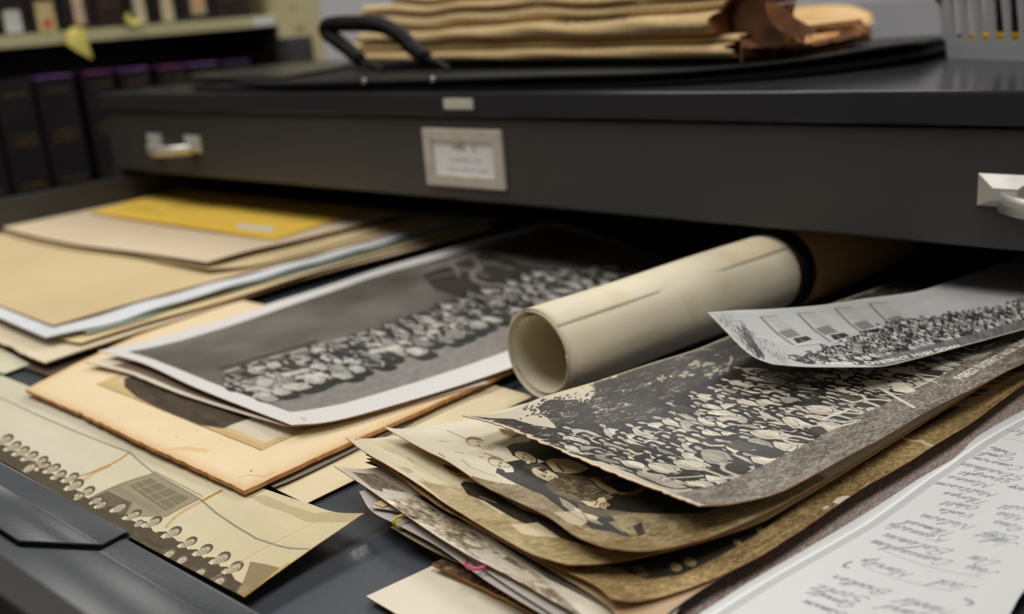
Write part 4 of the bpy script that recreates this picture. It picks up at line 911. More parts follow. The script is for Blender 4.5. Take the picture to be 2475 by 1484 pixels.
# J: family print with the seated woman in a plaid dress
JL = [(1492, 1326, 34), (1463, 1322, 33), (1425, 1309, 31.5), (1392, 1295, 30.5), (1320, 1245, 29), (1244, 1209, 28.5), (1168, 1173, 29), (1122, 1141, 30), (1078, 1112, 31), (1032, 1090, 31), (967, 1055, 31.5), (926, 1031, 34)]
S = Sheet([JL[0], (1540, 1330, 32), (1600, 1324, 30.5), (1700, 1298, 29.5), (1810, 1252, 29), (1900, 1206, 28.5), (2600, 770, 27)], [(2600, 790, 27), (1500, 905, 26.5)], [(926, 1031, 34), (960, 1036, 32), (1010, 1032, 30), (1130, 1014, 28.5), (1500, 905, 26.5)], JL, 90, 60)
asp = aspect(S); p = Pic(1900, 1300, (212, 203, 180), S); speckle(p, 8, 7, 7, 5, 80)
ground(p, [(1140, 1150), (1250, 1172), (1500, 1240), (1960, 1130), (1980, 1420), (1100, 1420)], (140, 124, 92), 80, 79)
ground(p, [(1160, 1165), (1230, 1175), (1400, 1270), (1560, 1310), (1800, 1240), (1900, 1200), (1700, 1320), (1480, 1340), (1300, 1250)], (150, 136, 108), 70, 81)
ground(p, [(1380, 1265), (1460, 1290), (1700, 1265), (1900, 1170), (1960, 1180), (1700, 1310), (1500, 1340), (1400, 1300)], (142, 124, 86), 100, 82)
DK_ = (54, 51, 49)
p.poly(p.q([(1470, 1235), (1560, 1240), (1700, 1240), (1900, 1150), (1900, 1000), (1300, 1040), (1250, 1095), (1400, 1180)]), (44, 38, 33))
p.poly(p.q([(1198, 1142), (1202, 1131), (1224, 1117), (1262, 1110), (1300, 1112), (1330, 1128), (1352, 1150), (1420, 1205), (1490, 1262), (1530, 1300), (1480, 1286), (1430, 1278), (1370, 1240), (1310, 1195), (1240, 1165)]), DK_)
p.poly(p.q([(1335, 1238), (1400, 1232), (1420, 1262), (1402, 1272), (1370, 1262)]), (214, 200, 168), .75)
p.poly(p.q([(1350, 1201), (1370, 1210), (1400, 1232), (1440, 1255), (1460, 1270), (1430, 1262), (1390, 1245), (1360, 1222)]), (200, 188, 160), .7)
# hat and first woman, second woman, boy in white, centre face
p.poly(p.q([(1224, 1080), (1240, 1072), (1290, 1066), (1330, 1080), (1350, 1108), (1320, 1128), (1280, 1110), (1240, 1102)]), (40, 35, 31))
p.poly(p.q([(1205, 1035), (1235, 1040), (1260, 1052), (1240, 1060), (1215, 1052)]), (120, 92, 58))
def face(x, y, a, b_, ang, skin, hair, hat=True):
    ca, sa = math.cos(math.radians(ang)), math.sin(math.radians(ang)); sk = np.array(skin, float)
    def at(dx, dy): return x + dx * a * ca - dy * b_ * sa, y + dx * a * sa + dy * b_ * ca
    def el(dx, dy, r1, r2, c, al, n=12, rot=0): cx_, cy_ = at(dx, dy); p.poly(p.q(ellpx(cx_, cy_, r1 * a, r2 * b_, ang + rot, n)), c, al)
    el(-.42, -.25, .72, 1.05, hair, 1); el(0, 0, 1, .80, sk, 1); el(.15, .45, .75, .34, sk * .86, .6); el(.75, .1, .28, .5, sk * .9, .6)
    for dy in (-.36, .26):
        el(-.12, dy, .10, .26, sk * .72, .7); el(-.06, dy, .055, .17, sk * .36, .9); el(-.24, dy, .035, .24, sk * .5, .7)
    el(.16, -.06, .22, .09, sk * 1.06, .7); el(.30, -.02, .05, .17, sk * .55, .8); el(.24, .06, .2, .06, sk * .72, .6)
    el(.56, -.03, .045, .27, sk * .45, .85); el(.64, -.03, .05, .2, sk * .8, .7)
face(1212, 1124, 32, 12, 20, (214, 202, 176), (150, 132, 104)); p.poly(p.q([(1215, 1132), (1238, 1130), (1243, 1141), (1222, 1142)]), (226, 216, 194))
face(1270, 1104, 28, 13, 20, (196, 178, 144), (44, 38, 33)); p.poly(p.q([(1270, 1118), (1278, 1112), (1285, 1127)]), (220, 208, 180)); p.poly(p.q([(1298, 1108), (1318, 1116), (1300, 1120)]), (220, 208, 180))
p.poly(p.q([(1262, 1126), (1275, 1120), (1310, 1124), (1322, 1136), (1300, 1138), (1270, 1134)]), (78, 68, 56))
p.poly(p.q([(1318, 1116), (1330, 1108), (1370, 1108), (1400, 1118), (1425, 1132), (1404, 1142), (1372, 1145), (1340, 1140)]), (206, 186, 142))
p.line(p.q([(1345, 1120), (1362, 1140)]), .006, (90, 74, 54), .8, asp); p.line(p.q([(1350, 1145), (1440, 1158), (1500, 1150)]), .02, (150, 130, 92), .5, asp)
face(1320, 1148, 38, 16, 22, (216, 202, 170), (96, 86, 70)); p.poly(p.q([(1296, 1132), (1330, 1132), (1312, 1141)]), (70, 62, 52)); p.poly(p.q([(1332, 1160), (1352, 1154), (1358, 1164), (1340, 1166), (1350, 1172)]), (226, 214, 186))
face(1162, 1075, 34, 12, 15, (206, 190, 152), (130, 110, 78)); p.poly(p.q([(1155, 1070), (1170, 1068), (1200, 1078), (1180, 1085)]), (206, 190, 152), .5)
for a, b in (((1158, 1103), (1168, 1106)), ((1100, 1092), (1120, 1095)), ((1060, 1066), (1085, 1068)), ((1080, 1040), (1125, 1060)), ((1060, 1095), (1075, 1105)), ((1170, 1095), (1200, 1105))): p.line(p.q([a, b]), .006, (110, 94, 70), .7, asp)
p.line(p.q([(1115, 1110), (1135, 1128), (1170, 1142), (1200, 1152)]), .003, (120, 106, 84), .8, asp)
p.poly(p.q([(1120, 1033), (1160, 1026), (1200, 1040), (1250, 1062), (1225, 1075), (1190, 1062), (1150, 1042)]), (216, 204, 170), .6)
# plaid dress
dress = [(1318, 1172), (1330, 1160), (1356, 1152), (1400, 1155), (1440, 1164), (1478, 1185), (1480, 1205), (1450, 1212), (1410, 1208), (1360, 1195), (1330, 1186)]
p.poly(p.q(dress), (96, 84, 64)); dm_ = fullmask(p, dress); rg = np.random.default_rng(4)
for k in range(70):
    x, y = rg.uniform(1320, 1475), rg.uniform(1152, 1210); ang = rg.choice([.55, -.35, .2]); L = rg.uniform(8, 26)
    q = p.q([(x, y)])[0]; ix, iy = int(q[0] * p.w), int(q[1] * p.h)
    if 0 <= ix < p.w and 0 <= iy < p.h and dm_[iy, ix]: p.line(p.q([(x, y), (x + L * math.cos(ang), y + L * math.sin(ang))]), .004, (156, 140, 104) if k % 3 else (50, 42, 32), .8, asp)
p.line(p.q([(1345, 1190), (1380, 1203), (1405, 1212), (1420, 1210)]), .016, (120, 104, 78), .8, asp)
# arm, forearm and clasped hands
p.poly(p.q([(1424, 1156), (1440, 1153), (1455, 1166), (1490, 1185), (1500, 1193), (1478, 1192), (1450, 1178)]), (188, 166, 120))
p.poly(p.q([(1488, 1190), (1530, 1188), (1560, 1170), (1570, 1176), (1540, 1196), (1500, 1197)]), (150, 124, 82))
p.poly(p.q([(1403, 1210), (1420, 1211), (1440, 1215), (1446, 1204), (1460, 1201), (1466, 1212), (1474, 1221), (1462, 1228), (1440, 1227), (1420, 1222)]), (218, 202, 162))
for a, b in (((1452, 1216), (1450, 1227)), ((1458, 1214), (1460, 1226)), ((1464, 1213), (1469, 1224)), ((1444, 1212), (1438, 1222))): p.line(p.q([a, b]), .0045, (120, 100, 70), .8, asp)
p.poly(p.q([(1396, 1214), (1420, 1224), (1445, 1230), (1490, 1232), (1520, 1238), (1470, 1250), (1420, 1244), (1398, 1232)]), (112, 100, 80), .8)
p.poly(p.q([(1386, 1226), (1398, 1230), (1406, 1234), (1400, 1238), (1390, 1234)]), (216, 202, 168)); p.poly(p.q([(1410, 1240), (1428, 1243), (1448, 1251), (1440, 1257), (1424, 1254)]), (212, 198, 162))
p.poly(p.q([(1530, 1272), (1550, 1262), (1560, 1290), (1545, 1296)]), (44, 40, 36)); p.line(p.q([(1480, 1262), (1512, 1284)]), .012, (176, 160, 122), .7, asp)
p.poly(p.q([(1614, 1262), (1630, 1258), (1638, 1266), (1636, 1278), (1622, 1280), (1613, 1272)]), (168, 150, 110), .9); p.poly(p.q([(1650, 1252), (1670, 1255), (1674, 1264), (1660, 1270), (1648, 1262)]), (160, 142, 104), .9)
p.blur(1); grain(p, 2.5)
tag(S.build('family_print', [picture('j_face', p.image('family_print'), .33, .4), BACK_CREAM, EDGE_O], .4), 'curled sepia family print with a seated figure in plaid, right under the picnic photograph', 'photograph')

# H: the big black and white picnic photograph with torn left edge
HB = [(1682, 1222, 42), (1760, 1220, 38.5), (1870, 1193, 36), (1960, 1150, 35.5), (2040, 1108, 36), (2120, 1063, 35), (2200, 1018, 34.5), (2300, 962, 34.5), (2400, 915, 34), (2475, 876, 34), (2720, 745, 33)]
S = Sheet(HB, [(2720, 745, 33), (2166, 680, 28)], [(1117, 1004, 42), (1165, 1003, 39.5), (1230, 993, 37), (1310, 960, 35.5), (1440, 922, 34), (1560, 882, 33), (1680, 845, 32.5), (1764, 812, 32.5), (1960, 750, 30), (2166, 680, 28)],
          [(1682, 1222, 42), (1600, 1190, 39), (1500, 1152, 37.5), (1400, 1110, 37), (1300, 1068, 38), (1210, 1030, 40), (1117, 1004, 42)], 130, 90, rag={'l': 1.5}, ragseed=12,
          wave=lambda u, v: .35 * np.sin(u * 34) * (1 - v))
asp = aspect(S); W_, H_ = 2600, 1500; p = Pic(W_, H_, (206, 197, 178), S)
n_f = fbm(W_, H_, 60, 60, 4, 90); n_m = fbm(W_, H_, 16, 12, 5, 91); n_s = fbm(W_, H_, 240, 200, 2, 92)
tree = [(1117, 1002), (1180, 1010), (1240, 1012), (1290, 1028), (1345, 1035), (1330, 1015), (1310, 1000), (1300, 985), (1330, 965), (1380, 968), (1420, 975), (1440, 950), (1432, 922), (1490, 912), (1500, 896), (1560, 872), (1640, 842), (1700, 812), (1780, 790), (2166, 655), (2330, 660), (2600, 760), (2400, 830), (2100, 900), (1900, 905), (1790, 925), (1700, 965), (1640, 1000), (1560, 1030), (1450, 1070), (1400, 1110), (1300, 1075), (1200, 1035)]
mk = soft(fullmask(p, tree), 60)
k = np.clip((mk + (n_m - .5) * 1.0 + (n_f - .5) * .9 - .42) * 9, 0, 1)[..., None]
fol = np.array([56, 52, 48]) + (np.clip(n_f * .55 + n_s * .45 - .52, 0, 1) * (.3 + 1.4 * np.clip(n_m * 2.2 - .7, 0, 1)))[..., None] * 520 * np.array([1, .97, .9])
p.a = p.a * (1 - k) + fol * k
dk = soft(fullmask(p, [(1580, 1010), (1640, 960), (1730, 900), (1830, 870), (1960, 880), (2400, 800), (2300, 880), (1960, 940), (1800, 960), (1700, 1000), (1600, 1040), (1450, 1080), (1400, 1060)]), 50)[..., None]
p.a = p.a * (1 - dk * .75) + np.array([46, 45, 46]) * dk * .75
for x, y, a, b_ in ((1700, 880, 26, 6), (1735, 893, 22, 5), (1660, 905, 22, 5), (1765, 872, 14, 8), (1600, 915, 12, 5), (1715, 906, 18, 4)):
    for j in range(9): p.poly(p.q(ellpx(x + RNG.normal(0, a * .5), y + RNG.normal(0, b_ * .7), a * .3, b_ * .5, -20, 7)), (196, 184, 160), .8)
for x, y in ((1310, 980), (1335, 972), (1365, 968), (1290, 995), (1345, 985), (1420, 965), (1450, 940), (1470, 925), (1520, 905), (1380, 980)):   # branch tips against the sky
    for j in range(26): p.poly(p.q(ellpx(x + RNG.normal(0, 16), y + RNG.normal(0, 7), RNG.uniform(2, 6), RNG.uniform(1, 2.6), RNG.uniform(-60, 20), 7)), (62, 57, 50), .9)
ct = [(1345, 1050), (1400, 1040), (1480, 1050), (1540, 1050), (1600, 1015), (1680, 970), (1760, 925), (1840, 890), (1930, 905), (2050, 890), (2200, 880), (2430, 830), (2420, 850), (2330, 890), (2270, 925), (2180, 975), (2120, 1000), (2050, 1025), (1980, 1060), (1900, 1100), (1820, 1130), (1740, 1160), (1680, 1172), (1640, 1176), (1580, 1160), (1500, 1130), (1410, 1105), (1360, 1080)]
p.poly(p.q([(1380, 1085), (1410, 1100), (1500, 1132), (1580, 1165), (1700, 1168), (1850, 1110), (1990, 1045), (2120, 985), (2300, 895), (2440, 835), (2200, 905), (1900, 925), (1760, 950), (1640, 1010), (1540, 1050), (1400, 1060)]), (48, 48, 51), .96)
# grass and path
gl = p.q([(1640, 1178), (1740, 1162), (1830, 1118), (1940, 1062), (2080, 1000), (2180, 965), (2270, 920), (2430, 838), (2760, 690), (2760, 900), (2400, 1100), (1900, 1260), (1690, 1260)])
gm = np.zeros((H_, W_), bool); r = p.mask(gl); gm[r[0]] = r[1]
g = np.array([124, 118, 107]) + ((n_s - .5) * 110 + (n_f - .5) * 50 + (n_m - .5) * 60)[..., None]
sg = soft(gm, 3)[..., None]; p.a = p.a * (1 - sg) + g * sg
ph = [(1360, 1095), (1420, 1118), (1500, 1142), (1580, 1166), (1660, 1180), (1740, 1180), (1700, 1215), (1682, 1240), (1600, 1200), (1500, 1160)]
sg = soft(fullmask(p, ph), 14)[..., None]; p.a = p.a * (1 - sg) + (np.array([186, 177, 160]) + ((n_m - .5) * 50)[..., None]) * sg
sg = soft(fullmask(p, [(1600, 1190), (1680, 1190), (1800, 1160), (1900, 1180), (1700, 1250)]), 30)[..., None]; p.a = p.a * (1 - sg) + g * sg
crowd(p, ct, .080, asp, 21, .062, 1.35, tone=(218, 210, 192), dark=(44, 43, 45))
# larger front figures: long arms and skirts in light shapes
rg = np.random.default_rng(8)
for x, y, sc in ((1500, 1118, .95), (1560, 1132, 1.0), (1625, 1140, 1.05), (1690, 1132, 1.05), (1750, 1112, 1.1), (1815, 1086, 1.1), (1880, 1058, 1.1), (1945, 1030, 1.1), (2010, 1000, 1.15), (2080, 970, 1.15), (2140, 938, 1.15), (2205, 905, 1.0)):
    q = p.q([(x - 22, y - 9)])[0]; person(p, q[0], q[1], .084 * sc, asp, rg, tone=(220, 212, 194), dark=(44, 43, 45), legs=True)
g2 = p.q([(1600, 1196), (1680, 1182), (1745, 1168), (1800, 1146), (1850, 1122), (1900, 1098), (1950, 1072), (2010, 1040), (2070, 1006), (2130, 981), (2180, 955), (2259, 918), (2343, 870), (2392, 838), (2450, 800), (2760, 660), (2760, 900), (2400, 1100), (1900, 1260), (1690, 1260)])
r = p.mask(g2); gm = np.zeros((H_, W_), bool); gm[r[0]] = r[1]; mk = soft(gm, 12); k = np.clip((mk + (n_f - .5) * .5 - .4) * 6, 0, 1)[..., None]; p.a = p.a * (1 - k) + g * k
for a, b, wd in (((1990, 1012), (2050, 990), .03), ((2035, 1020), (2080, 1015), .02), ((2010, 1035), (2070, 1020), .025), ((2120, 935), (2210, 985), .035), ((2210, 905), (2265, 925), .02), ((1610, 1155), (1700, 1150), .02), ((1870, 1055), (1930, 1065), .02)):
    p.line(p.q([a, b]), wd * .42, (214, 206, 190), .95, asp)
p.poly(p.q([(2150, 925), (2185, 925), (2215, 945), (2190, 950), (2160, 945)]), (224, 216, 200))
p.poly(p.q([(2290, 858), (2330, 860), (2400, 850), (2380, 862), (2330, 872)]), (190, 182, 168), .8)
for j in range(60): p.poly(p.q(ellpx(RNG.uniform(1750, 2450), RNG.uniform(900, 1190), RNG.uniform(1, 3.5), 1, RNG.uniform(-60, 0), 6)), (176, 168, 152), .7)
p.line(p.q([(2018, 1098), (2055, 1080)]), .012, (168, 160, 146), .6, asp)
a, b = np.array(p.q([(2327, 917)])[0]), np.array(p.q([(2462, 842)])[0])
ww = (b - a) / 24.6
write(p, 'FOREST DISTRICT HIGH SCHOOL', a, ww, (.0, .033), .0075, (222, 216, 202), .95, asp=asp, gap=.25)
edge = p.X / p.w
k = np.clip(1 - edge / .013 + (n_s - .5) * 1.2, 0, 1)[..., None]; k = np.clip(k * 3, 0, 1); p.a = p.a * (1 - k) + np.array([222, 210, 186]) * k
k = (np.clip(1 - (1 - p.Y / p.h) / .018, 0, 1)[..., None]) * .8; p.a = p.a * (1 - k) + np.array([214, 198, 164]) * k
p.poly(p.q([(1395, 938), (1420, 930), (1440, 935), (1410, 945)]), (222, 200, 150), .6)
p.blur(2); grain(p, 3)
tag(S.build('picnic_photo', [picture('h_face', p.image('picnic'), .30, .42), BACK_WHITE, EDGE_O], .45), 'big black and white picnic crowd photograph with torn left edge, on the right pile', 'photograph')

# I: small curled photograph with building windows
S = Sheet([(1868, 880, 47), (1940, 886, 45), (2040, 887, 44), (2130, 885, 44), (2200, 870, 43), (2300, 843, 41.5), (2475, 795, 40), (2640, 750, 39)], [(2640, 750, 39), (2560, 680, 37), (2500, 610, 35)],
          [(1711, 755, 60), (1780, 750, 54.5), (1860, 747, 49.5), (1980, 738, 44), (2090, 722, 40), (2170, 712, 38.5), (2220, 704, 38), (2330, 668, 36.5), (2500, 610, 35)],
          [(1868, 880, 47), (1830, 866, 48.5), (1795, 842, 50), (1760, 806, 53.5), (1711, 755, 60)], 90, 50, rag={'l': .25})
asp = aspect(S); p = Pic(1700, 900, (186, 187, 186), S); speckle(p, 8, 30, 30, 3, 101); speckle(p, 7, 8, 6, 4, 102)
k = np.clip(1 - (1 - p.Y / p.h) / .03, 0, 1)[..., None]; p.a = p.a * (1 - k) + np.array([216, 214, 206]) * k
for i, (x, y) in enumerate(((1838, 766), (1928, 758), (2018, 746), (2100, 734))):
    o = [(x, y), (x + 40, y - 3), (x + 137, y + 57), (x + 106, y + 66), (x + 80, y + 68), (x + 40, y + 40)]
    p.line(p.q([o[1], o[0], o[5], o[4]]), .014, (112, 112, 110), .9, asp)
    p.poly(p.q([(x + 8, y + 3), (x + 40, y), (x + 90, y + 30), (x + 60, y + 38)]), (176, 176, 172)); p.line(p.q([(x + 25, y + 16), (x + 60, y + 12)]), .006, (206, 206, 204), .8, asp)
    p.poly(p.q([(x + 42, y + 36), (x + 74, y + 28), (x + 98, y + 44), (x + 66, y + 52)]), (128, 128, 124)); p.poly(p.q([(x + 78, y + 52), (x + 112, y + 46), (x + 126, y + 54), (x + 90, y + 64)]), (56, 56, 56))
    p.line(p.q([(x + 94, y + 52), (x + 106, y + 60)]), .006, (160, 160, 156), .8, asp); p.line(p.q([(x + 86, y + 68), (x + 146, y + 60)]), .014, (206, 206, 202), .9, asp); p.line(p.q([(x + 88, y + 72), (x + 148, y + 64)]), .008, (90, 90, 88), .8, asp)
rg = np.random.default_rng(31)
for k in range(16):
    x, y = 1838 + rg.normal(0, 5), 862 + rg.normal(0, 3); pts = [(x, y)]
    for j in range(6): x += -8 + rg.normal(0, 4); y += -11 + rg.normal(0, 4); pts.append((x, y))
    p.line(p.q(pts), .008, (70, 70, 70), .75, asp)
for k in range(240): x = rg.uniform(1740, 1900); p.poly(p.q(ellpx(x, 770 + (x - 1740) * .62 + rg.normal(0, 9), rg.uniform(2, 7), 1.2, 50, 6)), (130, 130, 128), .5)
cr = [(1900, 866), (1960, 858), (2010, 838), (2100, 800), (2180, 775), (2300, 762), (2420, 745), (2620, 690), (2640, 730), (2475, 770), (2330, 808), (2200, 842), (2120, 862), (2040, 872), (1960, 874)]
sg = soft(fullmask(p, cr), 4)[..., None]; p.a = p.a * (1 - sg * .97) + np.array([38, 38, 38]) * sg * .97
crowd(p, cr, .058, asp, 55, .046, 1.2, tone=(204, 204, 200), dark=(36, 36, 36))
fg = [(2080, 880), (2140, 858), (2220, 842), (2330, 812), (2475, 772), (2640, 730), (2660, 745), (2475, 800), (2300, 846), (2200, 872), (2130, 888)]
sg = soft(fullmask(p, fg), 4)[..., None]; p.a = p.a * (1 - sg) + (np.array([112, 112, 111]) + ((fbm(p.w, p.h, 120, 20, 3, 7) - .5) * 70)[..., None]) * sg
a, b = np.array(p.q([(2098, 884)])[0]), np.array(p.q([(2345, 838)])[0])
write(p, 'TOREST DISTRICT HIGH SCHOOL'.replace('T', 'F', 1), a - (b - a) * .30 + [0, .028], (b - a) / 22, (.004, .046), .012, (220, 220, 216), .95, asp=asp, gap=.25, small=.8)
write(p, '1922', np.array(p.q([(2200, 884)])[0]), (b - a) / 18, (0, .03), .009, (206, 206, 202), .8, asp=asp)
k = np.clip(1 - (p.X / p.w) / .006, 0, 1)[..., None]; p.a = p.a * (1 - k) + np.array([216, 212, 200]) * k
k = np.clip(1 - (p.Y / p.h) / .012, 0, 1)[..., None]; p.a = p.a * (1 - k) + np.array([206, 200, 180]) * k
p.blur(1); grain(p, 2.5)
tag(S.build('school_photo', [picture('i_face', p.image('school'), .34, .4), BACK_WHITE, EDGE_W], .45), 'small curled grey photograph of a crowd before a building with tall windows, right edge', 'photograph')

# S: handwritten list in a clear sleeve
SL = [(1560, 1568, 15.5), (1690, 1484, 16), (1800, 1413, 16), (1950, 1325, 16), (2036, 1274, 16), (2130, 1216, 16.2), (2223, 1156, 16), (2310, 1104, 16.5), (2356, 1060, 16.2), (2392, 1036, 16), (2475, 990, 16), (2700, 865, 16)]
S = Sheet([(1560, 1568, 15.5), (1900, 1640, 15.5), (2330, 1640, 15.5)], [(2330, 1640, 15.5), (2440, 1484, 15.5), (2478, 1424, 15.5), (3050, 920, 15)], [(2700, 865, 16), (3050, 920, 15)], SL, 60, 110)
asp = aspect(S); p = Pic(1500, 2400, (204, 206, 206), S); speckle(p, 3, 4, 6, 4, 110)
ink = (120, 123, 130)
shadow_line = [(1650, 1540), (1790, 1452), (1950, 1357), (2100, 1272), (2235, 1175), (2330, 1108), (2400, 1062), (2475, 1020), (2640, 930)]
p.line(p.q(shadow_line), .011, (176, 178, 178), .9, asp)  # shadow along the sleeve edge, painted into the list image
p.line(p.q([(x - 9, y - 5) for x, y in shadow_line]), .004, (226, 228, 228), .9, asp); p.line(p.q([(x - 46, y - 26) for x, y in shadow_line]), .002, (196, 198, 190), .8, asp)
words = [('Debbo', 2455, 1098, 2398, 1078), ('Comb', 2455, 1108, 2372, 1090), ('Cameron', 2478, 1130, 2350, 1102), ('Stradman', 2490, 1153, 2322, 1116), ('Straight', 2455, 1160, 2320, 1138), ('Manne', 2405, 1170, 2290, 1148), ('Mattison', 2412, 1193, 2262, 1163), ('Thorpe', 2398, 1212, 2280, 1187),
         ('Odell', 2370, 1225, 2280, 1210), ('Veale', 2362, 1245, 2270, 1228), ('Nelson', 2360, 1270, 2228, 1240), ('Thomsen', 2318, 1288, 2188, 1255), ('Kennedy', 2298, 1302, 2150, 1262), ('Bateman', 2305, 1330, 2138, 1286), ('Cunningham', 2310, 1356, 2112, 1303), ('Mavity', 2212, 1385, 2085, 1348),
         ('Bradler', 2156, 1428, 2018, 1388), ('Scott', 2108, 1446, 1975, 1410), ('Carroll', 2068, 1463, 1970, 1425), ('Samson', 2052, 1484, 1945, 1448), ('Debo', 2560, 1052, 2440, 1035),
         ('Jess', 2420, 1385, 2340, 1364), ('Don', 2418, 1358, 2350, 1340), ('Jack', 2368, 1420, 2268, 1398), ('Jake', 2466, 1315, 2385, 1290), ('Bob', 2465, 1300, 2392, 1280), ('Ross', 2490, 1275, 2405, 1256), ('Mae', 2488, 1248, 2410, 1236), ('Harold', 2308, 1476, 2190, 1444), ('David', 2240, 1484, 2140, 1460), ('Will', 2495, 1226, 2418, 1220), ('Mary', 2500, 1182, 2436, 1174)]
for wd, x0, y0, x1, y1 in words:
    a, b = np.array(p.q([(x0, y0)])[0]), np.array(p.q([(x1, y1)])[0]); d = b - a
    nrm = np.array([-d[1] * asp, d[0] / asp]); nrm = nrm / np.hypot(nrm[0] / asp, nrm[1]); nn = sum(1.3 if c.isupper() else .78 for c in wd) + .3
    up_t = np.array(p.q([(x0 - 6, y0 + 20)])[0]) - a
    if (nrm[0] / asp) * (up_t[0] / asp) + nrm[1] * up_t[1] < 0: nrm = -nrm
    hgt = np.hypot(d[0] / asp, d[1]) / nn
    write(p, wd, a, d / nn, nrm * min(hgt * 1.35, .030) + d / nn * .5,   .0018, ink, .62, True, asp, lcw=.78, jit=.02)
for a, b in (((2125, 1326), (2370, 1395)), ((2085, 1368), (2300, 1428)), ((2400, 1053), (2475, 1068)), ((2460, 1028), (2520, 1040))): p.line(p.q([a, b]), .0018, (168, 172, 178), .9, asp)
for x, y, sg_ in ((2050, 1362, 1), (2340, 1452, -1)): p.line(p.q([(x + 8 * sg_, y - 5), (x - 8 * sg_, y + 2), (x - 10 * sg_, y + 8), (x + 3 * sg_, y + 10)]), .003, ink, .8, asp)
p.blur(1)
SO = S.build('handwritten_list', [picture('s_face', p.image('list'), .38, .35, .03), paper('plastic_back', (200, 204, 206), None, 9, .3)], .6)
tag(SO, 'handwritten list of names in a clear plastic sleeve at the lower right', 'document')

# paper clips on the lowest prints
def clip(nm, path, col, label):
    m = NT(nm + '_vinyl'); m.sockets(Roughness=.3); m.b.inputs['Base Color'].default_value = rgba(col)
    pts = spline([P(*q) for q in path], 60)
    tag(MB().tube(pts, .00075, 10).build('paper_clip', m.m, None, True), label, 'paper clip')
clip('yellow', [(1060, 1222, 15.6), (1010, 1236, 15.7), (986, 1243, 15.9), (968, 1247, 16.1), (955, 1254, 16.0), (951, 1263, 15), (957, 1271, 12.8), (972, 1275, 11.6), (990, 1273, 11.2), (1015, 1262, 11)], (196, 176, 40), 'yellow vinyl paper clip gripping the tracing paper and textured print')
clip('pink', [(1215, 1345, 15.4), (1188, 1360, 15.6), (1172, 1369, 15.6), (1152, 1375, 15.4), (1136, 1373, 14.6), (1126, 1366, 13.2), (1128, 1359, 12), (1145, 1352, 11.2), (1180, 1340, 11)], (214, 84, 130), 'pink vinyl paper clip at the front of the right pile')

# ================================================================ things on top of the cabinet
def T(px, py, mm): return on_z(px, py, TOPZ + mm / 1000.0)
VIN = enamel('black_vinyl', (13, 13, 14), 0.6, 0.18, 0.5)
VIN2 = enamel('black_vinyl_sheen', (44, 43, 41), 0.34, 0.5, 0.2)  # same vinyl with its reflected grey sheen put into the base colour
bag = empty('portfolio_case', (-.1, .25, TOPZ), 'black vinyl portfolio case with carrying handle lying open under the newspapers', 'case')
def rs(b, r, t, l, nu=60, nv=16, wave=None): return Sheet(b, r, t, l, nu, nv, raw=True, wave=wave)
zt = TOPZ
fr = [(-.475, .030, zt + .004), (-.30, .008, zt + .004), (-.1, .004, zt + .004), (.08, .010, zt + .004), (.2, .030, zt + .0045), (.275, .085, zt + .006), (.312, .150, zt + .008), (.326, .188, zt + .010)]
rs(fr, [fr[-1], (.30, .40, zt + .005)], [(-.56, .46, zt + .004), (.30, .40, zt + .005)], [fr[0], (-.52, .25, zt + .004), (-.56, .46, zt + .004)]).build('lower_cover', [VIN], 3.8, bag)
def off(pts, dx, dy, dz): return [(x + dx, y + dy, z + dz) for x, y, z in pts]
fr2 = [(-.44, .060, zt + .0075), (-.30, .014, zt + .0085), (-.1, .008, zt + .0105), (.08, .016, zt + .0118), (.2, .040, zt + .0112), (.272, .094, zt + .0135), (.308, .156, zt + .0165), (.322, .190, zt + .016)]
rs(fr2, [fr2[-1], (.29, .38, zt + .010)], [(-.50, .42, zt + .0075), (-.1, .42, zt + .0075), (.29, .38, zt + .010)], [fr2[0], (-.46, .25, zt + .0075), (-.50, .42, zt + .0075)], wave=lambda u, v: -3.4 * np.clip(v * 3, 0, 1) * np.clip(u * 6, 0, 1) * np.clip((1 - u) * 4, 0, 1)).build('upper_cover', [VIN], 3.0, bag)
g0 = [(-.700, .155, zt + .0052), (-.60, .120, zt + .0068), (-.50, .085, zt + .009), (-.40, .065, zt + .0105), (-.34, .062, zt + .0105)]
rs(g0, [g0[-1], (-.40, .19, zt + .0105)], [(-.76, .205, zt + .0052), (-.66, .30, zt + .009), (-.52, .32, zt + .0105), (-.40, .19, zt + .0105)], [g0[0], (-.76, .205, zt + .0052)]).build('inner_flap', [VIN2], .8, bag)
# zip piping along the front and the rivets
m = MB(); m.tube(spline(off(fr2, 0, -.0025, -.0015), 60), .0022, 8); m.build('piping', VIN, bag, True)
for px, py in ((880, 197), (1046, 193)):
    c = on_y(px, py, .002)
    m = MB(); m.tube([c + [0, .001, 0], c + [0, -.001, 0], c + [0, -.0022, .0]], [.0032, .0030, .0016], 14); m.build('rivet', metal('rivet_steel', (150, 150, 150), .35), bag, True)
hp = [on_y(*q, .085) for q in ((872, 146), (845, 122), (812, 96), (790, 78), (788, 66), (806, 59), (845, 57), (895, 58), (935, 66), (965, 84), (1000, 118), (1030, 141))]
hp = spline(hp, 60); rad = [.0074 + .0016 * math.sin(math.pi * k / 60) ** .45 for k in range(61)]
MB().tube(hp, rad, 14, True, .95).build('carrying_handle', VIN, bag, True)
for q in (((1030, 141), (1062, 152), (1085, 168)), ((872, 146), (905, 160), (925, 172))):
    MB().tube(spline([on_y(*v, .083 - .012 * i) for i, v in enumerate(q)], 12), .0034, 8, True, .6).build('handle_tab', VIN, bag, True)

